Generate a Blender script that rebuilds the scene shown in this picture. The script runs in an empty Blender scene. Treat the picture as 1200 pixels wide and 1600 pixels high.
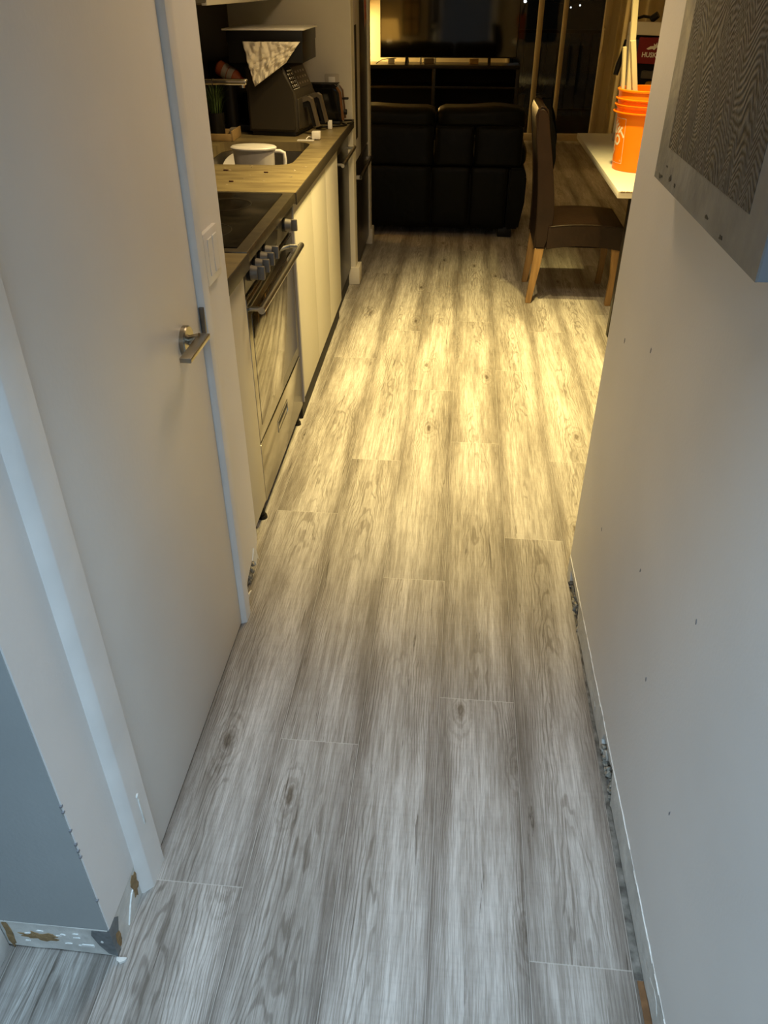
import bpy, bmesh, math, random
from mathutils import Vector, Matrix
random.seed(7)
SC = bpy.context.scene
COL = SC.collection

# ------------------------------------------------------------------ camera
PITCH, YAW = 0.5994, 0.0939
cam_d = bpy.data.cameras.new('camera')
cam = bpy.data.objects.new('camera', cam_d)
COL.objects.link(cam)
cam.location = (-0.0141, 0.0, 1.5559)
cam.rotation_mode = 'XYZ'
cam.rotation_euler = (math.pi/2 - PITCH, 0.0, YAW)
cam_d.sensor_fit = 'VERTICAL'
cam_d.sensor_height = 24.0
cam_d.lens = 24.0*1208.1/1600.0
cam_d.clip_start = 0.02
SC.camera = cam

# ------------------------------------------------------------------ exposure, world, lights
SC.view_settings.view_transform = 'Standard'
SC.view_settings.look = 'None'
SC.view_settings.exposure = 0.0
SC.view_settings.gamma = 1.0
SC.view_settings.use_curve_mapping = False

world = bpy.data.worlds.new('night_sky')
SC.world = world
world.use_nodes = True
world.node_tree.nodes['Background'].inputs[0].default_value = (0.08, 0.08, 0.06, 1)
world.node_tree.nodes['Background'].inputs[1].default_value = 0.02

def area_light(name, loc, size, power, color, target=None, spread=180, sizey=None):
    d = bpy.data.lights.new(name, 'AREA'); d.energy = power; d.color = color
    d.shape = 'RECTANGLE'; d.size = size; d.size_y = sizey or size; d.spread = math.radians(spread)
    o = bpy.data.objects.new(name, d); COL.objects.link(o); o.location = loc
    if target:
        o.rotation_euler = (Vector(target)-Vector(loc)).to_track_quat('-Z', 'Y').to_euler()
    return o

def spot_light(name, loc, target, power, color, angle, blend, radius=0.04):
    d = bpy.data.lights.new(name, 'SPOT'); d.energy = power; d.color = color
    d.spot_size = math.radians(angle); d.spot_blend = blend; d.shadow_soft_size = radius
    o = bpy.data.objects.new(name, d); COL.objects.link(o); o.location = loc
    o.rotation_euler = (Vector(target)-Vector(loc)).to_track_quat('-Z', 'Y').to_euler()
    return o

WARM = (1.0, 0.77, 0.27)
WARM2 = (1.0, 0.74, 0.33)
COOL = (0.56, 0.79, 1.0)
spot_light('hall_downlight', (-0.05, 0.40, 2.46), (-0.05, 0.38, 0), 122.0, COOL, 66, 1.0, 0.05)
area_light('entry_daylight', (0.0, -1.0, 2.0), 0.8, 7.0, COOL, target=(-0.1, 0.6, 0.0), spread=90)  # added cool fill from behind the camera, no such source known
spot_light('kitchen_downlight', (0.10, 3.20, 2.46), (0.10, 3.15, 0), 430.0, WARM, 72, 1.0, 0.05)
spot_light('kitchen_downlight', (-0.05, 3.45, 2.46), (-0.15, 3.45, 0), 190.0, WARM2, 96, 1.0, 0.05)
spot_light('table_downlight', (0.50, 3.8, 2.46), (0.72, 4.1, 0), 240.0, WARM, 70, 0.8, 0.05)
area_light('kitchen_glow', (0.0, 2.5, 2.44), 0.4, 14.0, (1.0, 0.73, 0.45))  # unseen warm fill added to lift the hall walls, no fixture

# ------------------------------------------------------------------ materials
def lin(c):
    return tuple((v/255/12.92) if v/255 <= 0.04045 else ((v/255+0.055)/1.055)**2.4 for v in c)

def mat(name, color, rough=0.5, metal=0.0, spec=0.5, var=0.0, vscale=6.0, bump=0.0, bscale=60.0,
        color2=None, stretch=(1, 1, 1), coat=0.0, emit=None, estr=0.0, trans=0.0, ior=1.45):
    m = bpy.data.materials.new(name); m.use_nodes = True
    nt = m.node_tree; N = nt.nodes; L = nt.links; b = N['Principled BSDF']
    c = color
    b.inputs['Base Color'].default_value = (*c, 1)
    b.inputs['Roughness'].default_value = rough
    b.inputs['Metallic'].default_value = metal
    b.inputs['Specular IOR Level'].default_value = spec
    b.inputs['Coat Weight'].default_value = coat
    b.inputs['Coat Roughness'].default_value = 0.08
    b.inputs['Transmission Weight'].default_value = trans
    b.inputs['IOR'].default_value = ior
    if emit:
        b.inputs['Emission Color'].default_value = (*emit, 1); b.inputs['Emission Strength'].default_value = estr
    tc = N.new('ShaderNodeTexCoord'); mp = N.new('ShaderNodeMapping'); mp.inputs['Scale'].default_value = stretch
    L.new(tc.outputs['Object'], mp.inputs['Vector'])
    if var > 0 or color2:
        n = N.new('ShaderNodeTexNoise'); n.inputs['Scale'].default_value = vscale; n.inputs['Detail'].default_value = 5
        L.new(mp.outputs[0], n.inputs['Vector'])
        r = N.new('ShaderNodeValToRGB'); L.new(n.outputs['Fac'], r.inputs[0])
        lo = color2 or tuple(v*(1-var) for v in c); hi = c if color2 else tuple(min(1, v*(1+var)) for v in c)
        r.color_ramp.elements[0].position = 0.35; r.color_ramp.elements[1].position = 0.65
        r.color_ramp.elements[0].color = (*lo, 1); r.color_ramp.elements[1].color = (*hi, 1)
        L.new(r.outputs[0], b.inputs['Base Color'])
    if bump > 0:
        n2 = N.new('ShaderNodeTexNoise'); n2.inputs['Scale'].default_value = bscale; n2.inputs['Detail'].default_value = 4
        L.new(mp.outputs[0], n2.inputs['Vector'])
        bp = N.new('ShaderNodeBump'); bp.inputs['Strength'].default_value = bump; bp.inputs['Distance'].default_value = 0.01
        L.new(n2.outputs['Fac'], bp.inputs['Height']); L.new(bp.outputs[0], b.inputs['Normal'])
    return m

M = {}
M['wall'] = mat('wall_paint', (0.78, 0.765, 0.745), 0.5, var=0.035, vscale=2.2, bump=0.05, bscale=140, spec=0.35)
M['wall_blue'] = mat('return_wall_paint', (0.36, 0.385, 0.39), 0.55, var=0.05, vscale=3, bump=0.05, bscale=120, spec=0.3)  # wall paint darkened and blued, the return wall's shade put into colour
M['wall_band'] = mat('bare_band_plaster', (0.64, 0.64, 0.61), 0.7, var=0.12, vscale=18, bump=0.25, bscale=60)
M['wall_p'] = mat('partition_wall_paint', (0.66, 0.62, 0.53), 0.6, var=0.04, vscale=4)
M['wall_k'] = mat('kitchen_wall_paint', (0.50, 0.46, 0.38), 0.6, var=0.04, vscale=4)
M['door'] = mat('door_paint', (0.78, 0.755, 0.715), 0.42, var=0.03, vscale=2.5, bump=0.04, bscale=90, spec=0.4)
M['frame'] = mat('door_frame_paint', (0.77, 0.755, 0.73), 0.4, var=0.04, vscale=9, bump=0.06, bscale=40)
M['ceiling'] = mat('ceiling_paint', (0.75, 0.74, 0.72), 0.8, var=0.02)
M['kraft'] = mat('torn_kraft_paper', lin((150, 125, 88)), 0.9, var=0.2, vscale=60, bump=0.5, bscale=150)
M['flake'] = mat('white_plaster_flake', (0.75, 0.76, 0.74), 0.7, var=0.1, vscale=80)
M['bead'] = mat('zinc_corner_bead', (0.20, 0.215, 0.225), 0.55, 0.4, var=0.2, vscale=60)
M['cavity'] = mat('wall_cavity_dust', (0.10, 0.095, 0.085), 0.9, var=0.5, vscale=60, bump=0.6, bscale=80)
M['rubble'] = mat('plaster_rubble', (0.36, 0.34, 0.29), 0.9, var=0.4, vscale=90, bump=1.0, bscale=120)
M['brown_gap'] = mat('exposed_subfloor', lin((120, 88, 58)), 0.85, var=0.2, vscale=40)
M['cab'] = mat('white_cabinet_laminate', (0.56, 0.53, 0.45), 0.45, var=0.015, vscale=3)
M['gable'] = mat('grey_cabinet_gable', (0.36, 0.34, 0.34), 0.5)  # shaded cabinet side painted in as grey; handle brackets reuse the tone
M['silver'] = mat('silver_trim', (0.52, 0.48, 0.45), 0.5, 0.2)
M['burner_print'] = mat('burner_print', (0.03, 0.027, 0.02), 0.4)
M['hob_frame'] = mat('hob_frame', (0.085, 0.070, 0.045), 0.35, 0.4, var=0.2, vscale=30)
M['icon_ink'] = mat('icon_print', (0.9, 0.88, 0.8), 0.5)
M['dw_black'] = mat('dishwasher_black', (0.008, 0.007, 0.006), 0.3, 0, 0.2)
M['art_nick'] = mat('paint_nick', (0.22, 0.23, 0.25), 0.8)
M['gap_dust'] = mat('gap_dust', (0.26, 0.25, 0.225), 0.9, color2=(0.08, 0.075, 0.065), vscale=35)
M['dark'] = mat('dark_recess', (0.012, 0.010, 0.008), 0.7)  # near-black, paints the shade into toe kicks, slots and recesses
M['counter'] = mat('stone_laminate', (0.27, 0.215, 0.105), 0.42, color2=(0.17, 0.13, 0.065), vscale=5, stretch=(1.2, 5, 1), bump=0.02, bscale=200)
M['counter_edge'] = mat('worktop_edge', (0.045, 0.036, 0.024), 0.45, var=0.1)
M['steel'] = mat('brushed_steel', (0.45, 0.44, 0.42), 0.28, 1.0, var=0.06, vscale=40, stretch=(1, 0.1, 1))
M['steel_dk'] = mat('dark_brushed_steel', (0.17, 0.155, 0.135), 0.33, 0.8, var=0.06, vscale=30)
M['steel_mirror'] = mat('mirror_steel_glass', (0.30, 0.285, 0.26), 0.05, 1.0, var=0.03, vscale=8)
M['steel_door'] = mat('polished_steel', (0.33, 0.31, 0.27), 0.16, 1.0, var=0.03, vscale=8)
M['nickel'] = mat('satin_nickel', (0.36, 0.33, 0.27), 0.3, 1.0)
M['chrome'] = mat('chrome', (0.75, 0.72, 0.66), 0.08, 1.0)
M['knob'] = mat('range_knob_metal', (0.17, 0.155, 0.135), 0.5, 0.5)
M['glass_top'] = mat('ceramic_glass', (0.003, 0.003, 0.0025), 0.20, 0, 0.13, color2=(0.014, 0.011, 0.007), vscale=9, stretch=(1, 4, 1))
M['black_gloss'] = mat('black_gloss', (0.006, 0.0055, 0.005), 0.10, 0, 0.5)
M['black'] = mat('black_plastic', (0.010, 0.009, 0.008), 0.42, 0, 0.35)
M['black_matte'] = mat('black_matte', (0.006, 0.006, 0.006), 0.7, 0, 0.2)
M['fridge'] = mat('black_fridge_steel', (0.030, 0.026, 0.022), 0.3, 0.3, 0.4)
M['backsplash'] = mat('dark_tile_backsplash', (0.035, 0.025, 0.016), 0.45, var=0.2, vscale=3)
M['leather_black'] = mat('black_leather', (0.004, 0.004, 0.003), 0.42, 0, 0.12, bump=0.35, bscale=22)
M['leather_brown'] = mat('brown_leather', (0.017, 0.0085, 0.005), 0.36, 0, 0.32, var=0.15, vscale=9, bump=0.12, bscale=60)
M['oak'] = mat('oak_leg', (0.34, 0.20, 0.075), 0.5, color2=(0.22, 0.125, 0.045), vscale=14, stretch=(3, 3, 0.4))
M['white_top'] = mat('white_laminate', (0.72, 0.70, 0.64), 0.22, var=0.02)
M['table_edge'] = mat('white_laminate_edge', (0.62, 0.56, 0.47), 0.5)
M['metal_leg'] = mat('dark_metal', (0.03, 0.025, 0.02), 0.4, 0.5)
M['orange'] = mat('orange_plastic', (0.93, 0.225, 0.002), 0.42, 0, 0.4)
M['white_ink'] = mat('white_print', (0.85, 0.78, 0.66), 0.5)
M['pine'] = mat('primed_wood_strip', (0.70, 0.60, 0.40), 0.55, var=0.06, vscale=10, stretch=(1, 1, 0.1))
M['white_plastic'] = mat('white_plastic', (0.86, 0.83, 0.77), 0.35)
M['clear_plastic'] = mat('frosted_plastic', (0.60, 0.56, 0.50), 0.3, spec=0.5, var=0.08, vscale=14)
M['paper'] = mat('crumpled_paper', (0.88, 0.80, 0.64), 0.8)
M['fryer'] = mat('grey_fryer_shell', (0.048, 0.040, 0.028), 0.45, 0.1, 0.35)
M['fryer_panel'] = mat('fryer_control_panel', (0.062, 0.05, 0.036), 0.4, 0.2, 0.4)
M['fryer_handle'] = mat('fryer_handle_trim', (0.26, 0.22, 0.17), 0.3, 0.7)
M['copper'] = mat('copper_trim', (0.28, 0.13, 0.055), 0.3, 0.7)
M['wood_tray'] = mat('pine_tray', (0.42, 0.28, 0.12), 0.6, var=0.12, vscale=20)
M['grass'] = mat('artificial_grass', (0.06, 0.10, 0.025), 0.6, var=0.4, vscale=40)
M['bottle'] = mat('orange_bottle', (0.22, 0.045, 0.010), 0.4)
M['bottle_dk'] = mat('red_bottle_neck', (0.22, 0.03, 0.01), 0.4)
M['label'] = mat('bottle_label', (0.26, 0.22, 0.17), 0.6)
M['art'] = None
M['tv'] = mat('tv_screen', (0.004, 0.0035, 0.003), 0.055, 0, 0.85)
M['living_wall'] = mat('living_wall_paint', (0.66, 0.56, 0.36), 0.7)
M['tvstand'] = mat('black_wood', (0.010, 0.008, 0.005), 0.35, 0, 0.4, var=0.3, vscale=20, stretch=(0.3, 3, 3))
M['sash'] = mat('slider_frame_paint', (0.46, 0.38, 0.24), 0.5)
M['curtain'] = mat('curtain_fabric', (0.70, 0.60, 0.38), 0.9, var=0.08, vscale=5)
M['cloth_black'] = mat('black_cloth', (0.006, 0.006, 0.006), 0.9, 0, 0.15, bump=0.5, bscale=30)
M['red'] = mat('red_print', (0.20, 0.006, 0.006), 0.5)
M['blue'] = mat('blue_plastic', (0.02, 0.04, 0.09), 0.5)
M['yellow'] = mat('yellow_plastic', (0.45, 0.22, 0.02), 0.5)
M['grey_plastic'] = mat('grey_plastic', (0.08, 0.07, 0.055), 0.5)
M['crate'] = mat('pale_plastic_frame', (0.72, 0.66, 0.52), 0.4)
M['pink'] = mat('pink_crayon', (0.35, 0.03, 0.10), 0.8, color2=(0.45, 0.18, 0.06), vscale=30)
M['drawing'] = mat('drawing_paper', (0.5, 0.40, 0.32), 0.8)
M['shade'] = mat('lit_lamp_shade', (0.8, 0.6, 0.3), 0.8, emit=(1.0, 0.50, 0.08), estr=5.0)
M['bulb'] = mat('lit_bulb', (1, 1, 1), 0.5, emit=(0.8, 0.95, 1.0), estr=10.0)  # glow standing in for ceiling lights reflected in the slider glass
M['balcony'] = mat('balcony_concrete', (0.04, 0.04, 0.035), 0.9)
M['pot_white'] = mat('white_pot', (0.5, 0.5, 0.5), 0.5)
M['leaf'] = mat('dark_leaf', (0.03, 0.05, 0.02), 0.6)

def glass_mat():
    m = bpy.data.materials.new('window_glass'); m.use_nodes = True
    nt = m.node_tree; N = nt.nodes; L = nt.links
    for n in list(N): N.remove(n)
    o = N.new('ShaderNodeOutputMaterial'); mx = N.new('ShaderNodeMixShader')
    t = N.new('ShaderNodeBsdfTransparent'); t.inputs[0].default_value = (0.8, 0.8, 0.8, 1)
    g = N.new('ShaderNodeBsdfGlossy'); g.inputs['Roughness'].default_value = 0.03
    fr = N.new('ShaderNodeFresnel'); fr.inputs[0].default_value = 1.5
    L.new(fr.outputs[0], mx.inputs[0]); L.new(t.outputs[0], mx.inputs[1]); L.new(g.outputs[0], mx.inputs[2])
    L.new(mx.outputs[0], o.inputs[0]); return m
M['glass'] = glass_mat()

def floor_mat():
    m = bpy.data.materials.new('oak_laminate_planks'); m.use_nodes = True
    nt = m.node_tree; N = nt.nodes; L = nt.links; b = N['Principled BSDF']
    uv = N.new('ShaderNodeUVMap'); uv.uv_map = 'plank'
    idm = N.new('ShaderNodeUVMap'); idm.uv_map = 'pid'
    def math_(op, a, bb=None, c=None, clamp=False):
        n = N.new('ShaderNodeMath'); n.operation = op; n.use_clamp = clamp
        for i, v in enumerate((a, bb, c)):
            if v is None: continue
            if isinstance(v, (int, float)): n.inputs[i].default_value = v
            else: L.new(v, n.inputs[i])
        return n.outputs[0]
    s = N.new('ShaderNodeSeparateXYZ'); L.new(uv.outputs[0], s.inputs[0])
    si = N.new('ShaderNodeSeparateXYZ'); L.new(idm.outputs[0], si.inputs[0])
    u, v = s.outputs[0], s.outputs[1]; r1, r2 = si.outputs[0], si.outputs[1]
    def vec(su, sv, w, extra=None):
        c = N.new('ShaderNodeCombineXYZ')
        L.new(math_('MULTIPLY', u, su), c.inputs[0]); L.new(math_('MULTIPLY', v, sv), c.inputs[1])
        L.new(math_('MULTIPLY', r1, w), c.inputs[2]); return c.outputs[0]
    def noise(vv, sc, det, rough=0.55, dist=0.0):
        n = N.new('ShaderNodeTexNoise'); n.inputs['Scale'].default_value = sc; n.inputs['Detail'].default_value = det
        n.inputs['Roughness'].default_value = rough; n.inputs['Distortion'].default_value = dist
        L.new(vv, n.inputs['Vector']); return n.outputs['Fac']
    def ramp(f, a, bb):
        n = N.new('ShaderNodeMapRange'); n.interpolation_type = 'SMOOTHSTEP'
        n.inputs['From Min'].default_value = a; n.inputs['From Max'].default_value = bb
        L.new(f, n.inputs['Value']); return n.outputs[0]
    # fibres
    fib = ramp(noise(vec(330, 11, 40), 1.0, 4, 0.7), 0.38, 0.62)
    fib2 = ramp(noise(vec(75, 2.6, 60), 1.0, 7, 0.72, 0.35), 0.42, 0.60)
    # cathedral rings
    dn = noise(vec(6, 1.3, 31), 1.0, 4, 0.6)
    cu = math_('ADD', math_('SUBTRACT', u, 0.0975), math_('MULTIPLY', math_('SUBTRACT', r2, 0.5), 0.05))
    rad = math_('ADD', math_('MULTIPLY', math_('MULTIPLY', cu, cu), 2600), math_('MULTIPLY', dn, 26))
    rad = math_('ADD', rad, math_('MULTIPLY', v, 9.0))
    ring = math_('SINE', math_('MULTIPLY', rad, 3.0))
    ringm = math_('MULTIPLY', ramp(ring, 0.2, 1.0), ramp(noise(vec(9, 1.6, 17), 1.0, 2), 0.46, 0.58))
    # dark cracks
    crk = ramp(noise(vec(60, 2.6, 77), 1.0, 5, 0.75, 0.5), 0.62, 0.68)
    # knots
    vo = N.new('ShaderNodeTexVoronoi'); vo.inputs['Scale'].default_value = 1.0
    vo.voronoi_dimensions = '2D'
    cv = N.new('ShaderNodeCombineXYZ'); L.new(math_('ADD', math_('MULTIPLY', u, 6.0), math_('MULTIPLY', r1, 71.0)), cv.inputs[0]); L.new(math_('MULTIPLY', v, 2.2), cv.inputs[1]); L.new(cv.outputs[0], vo.inputs['Vector'])
    ks = N.new('ShaderNodeSeparateColor'); L.new(vo.outputs['Color'], ks.inputs[0])
    gate = math_('GREATER_THAN', ks.outputs[0], 0.76)
    kd = math_('ADD', vo.outputs['Distance'], math_('MULTIPLY', math_('SUBTRACT', noise(vec(90, 40, 9), 1.0, 2), 0.5), 0.10))
    knot = math_('MULTIPLY', gate, math_('SUBTRACT', 1.0, ramp(kd, 0.02, 0.10)))
    halo = math_('MULTIPLY', gate, math_('MULTIPLY', math_('SUBTRACT', 1.0, ramp(vo.outputs['Distance'], 0.08, 0.36)), ramp(math_('SINE', math_('MULTIPLY', kd, 75.0)), 0.0, 0.9)))
    # cloudy bands and dark plank flanks
    cloud = ramp(noise(vec(9, 1.1, 23), 1.0, 3), 0.35, 0.68)
    eu = math_('MINIMUM', u, math_('SUBTRACT', 0.195, u))
    w = math_('ADD', eu, math_('MULTIPLY', math_('SUBTRACT', noise(vec(4, 1.4, 5), 1.0, 2), 0.5), 0.085))
    flank = math_('SUBTRACT', 1.0, ramp(w, -0.004, 0.050))
    cross = ramp(noise(vec(12, 120, 3), 1.0, 2), 0.45, 0.75)
    base = N.new('ShaderNodeMix'); base.data_type = 'RGBA'
    base.inputs['A'].default_value = (0.64, 0.615, 0.585, 1); base.inputs['B'].default_value = (0.41, 0.385, 0.355, 1)
    L.new(cloud, base.inputs['Factor'])
    def darken(prev, f, k, col):
        x = N.new('ShaderNodeMix'); x.data_type = 'RGBA'; x.blend_type = 'MULTIPLY'
        L.new(math_('MULTIPLY', f, k), x.inputs['Factor']); L.new(prev, x.inputs['A']); x.inputs['B'].default_value = (*col, 1)
        return x.outputs['Result']
    c = base.outputs['Result']
    c = darken(c, flank, 0.84, (0.50, 0.475, 0.455))
    c = darken(c, fib, 0.66, (0.55, 0.53, 0.50))
    c = darken(c, fib2, 0.55, (0.56, 0.53, 0.50))
    c = darken(c, ringm, 0.60, (0.45, 0.42, 0.39))
    c = darken(c, crk, 0.75, (0.28, 0.25, 0.22))
    c = darken(c, halo, 0.42, (0.45, 0.42, 0.38))
    c = darken(c, knot, 0.85, (0.36, 0.32, 0.28))
    c = darken(c, ramp(noise(vec(22, 5.0, 91), 1.0, 4, 0.65), 0.42, 0.66), 0.30, (0.62, 0.60, 0.58))
    c = darken(c, cross, 0.10, (0.5, 0.5, 0.5))
    tone = math_('ADD', 0.93, math_('MULTIPLY', r2, 0.14))
    hv = N.new('ShaderNodeHueSaturation'); L.new(c, hv.inputs['Color']); L.new(tone, hv.inputs['Value'])
    c = hv.outputs[0]
    # micro-bevel seam: pale line along the sides
    att = N.new('ShaderNodeUVMap'); att.uv_map = 'edge'
    se = N.new('ShaderNodeSeparateXYZ'); L.new(att.outputs[0], se.inputs[0])
    side = math_('LESS_THAN', eu, 0.0008)
    end = math_('LESS_THAN', se.outputs[0], 0.0012)
    seam = math_('MAXIMUM', side, end)
    x = N.new('ShaderNodeMix'); x.data_type = 'RGBA'; L.new(math_('MULTIPLY', seam, 0.42), x.inputs['Factor'])
    L.new(c, x.inputs['A']); x.inputs['B'].default_value = (0.60, 0.58, 0.54, 1); c = x.outputs['Result']
    side2 = math_('MULTIPLY', math_('LESS_THAN', eu, 0.0024), math_('GREATER_THAN', eu, 0.0011))
    c = darken(c, side2, 0.5, (0.5, 0.5, 0.5))
    L.new(c, b.inputs['Base Color'])
    b.inputs['Roughness'].default_value = 0.42
    b.inputs['Specular IOR Level'].default_value = 0.38
    bp = N.new('ShaderNodeBump'); bp.inputs['Strength'].default_value = 0.22; bp.inputs['Distance'].default_value = 0.002
    h = math_('SUBTRACT', math_('MULTIPLY', fib, 0.5), math_('ADD', math_('MULTIPLY', seam, 1.0), crk))
    L.new(h, bp.inputs['Height']); L.new(bp.outputs[0], b.inputs['Normal'])
    return m
M['floor'] = floor_mat()

def art_mat():
    m = bpy.data.materials.new('ridged_bark_painting'); m.use_nodes = True
    nt = m.node_tree; N = nt.nodes; L = nt.links; b = N['Principled BSDF']
    tc = N.new('ShaderNodeTexCoord'); mp = N.new('ShaderNodeMapping')
    mp.inputs['Scale'].default_value = (1, 6.0, 1.5); L.new(tc.outputs['Object'], mp.inputs[0])
    n = N.new('ShaderNodeTexNoise'); n.inputs['Scale'].default_value = 2.3; n.inputs['Detail'].default_value = 1.2; n.inputs['Distortion'].default_value = 0.6
    L.new(mp.outputs[0], n.inputs['Vector'])
    w = N.new('ShaderNodeMath'); w.operation = 'MULTIPLY'; L.new(n.outputs['Fac'], w.inputs[0]); w.inputs[1].default_value = 150
    sx = N.new('ShaderNodeSeparateXYZ'); L.new(tc.outputs['Object'], sx.inputs[0])
    a = N.new('ShaderNodeMath'); a.operation = 'MULTIPLY_ADD'; L.new(sx.outputs[2], a.inputs[0]); a.inputs[1].default_value = 620
    L.new(w.outputs[0], a.inputs[2])
    s = N.new('ShaderNodeMath'); s.operation = 'SINE'; L.new(a.outputs[0], s.inputs[0])
    n2 = N.new('ShaderNodeTexNoise'); n2.inputs['Scale'].default_value = 110; n2.inputs['Detail'].default_value = 3; L.new(tc.outputs['Object'], n2.inputs['Vector'])
    ad = N.new('ShaderNodeMath'); ad.operation = 'MULTIPLY_ADD'; L.new(n2.outputs['Fac'], ad.inputs[0]); ad.inputs[1].default_value = 2.8; L.new(s.outputs[0], ad.inputs[2])
    r = N.new('ShaderNodeMapRange'); r.inputs['From Min'].default_value = 0.3; r.inputs['From Max'].default_value = 2.7; L.new(ad.outputs[0], r.inputs['Value'])
    n3 = N.new('ShaderNodeTexNoise'); n3.inputs['Scale'].default_value = 6; L.new(mp.outputs[0], n3.inputs['Vector'])
    cr = N.new('ShaderNodeValToRGB'); L.new(r.outputs[0], cr.inputs[0])
    cr.color_ramp.elements[0].color = (0.024, 0.026, 0.030, 1); cr.color_ramp.elements[1].color = (0.19, 0.205, 0.225, 1)
    mx = N.new('ShaderNodeMix'); mx.data_type = 'RGBA'; mx.blend_type = 'MULTIPLY'; mx.inputs['Factor'].default_value = 0.5
    L.new(cr.outputs[0], mx.inputs['A']); L.new(n3.outputs['Fac'], mx.inputs['B'])
    L.new(mx.outputs['Result'], b.inputs['Base Color'])
    b.inputs['Roughness'].default_value = 0.55
    bp = N.new('ShaderNodeBump'); bp.inputs['Strength'].default_value = 0.5; bp.inputs['Distance'].default_value = 0.003
    L.new(r.outputs[0], bp.inputs['Height']); L.new(bp.outputs[0], b.inputs['Normal'])
    return m
M['art'] = art_mat()
M['art_frame'] = mat('distressed_silver_paint', (0.31, 0.32, 0.325), 0.5, 0.1, color2=(0.20, 0.21, 0.215), vscale=9, bump=0.3, bscale=30)
M['art_side'] = mat('blue_grey_canvas_side', (0.27, 0.30, 0.34), 0.6, var=0.05)
M['art_mark'] = mat('dark_scuff', (0.05, 0.05, 0.05), 0.7)

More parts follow.
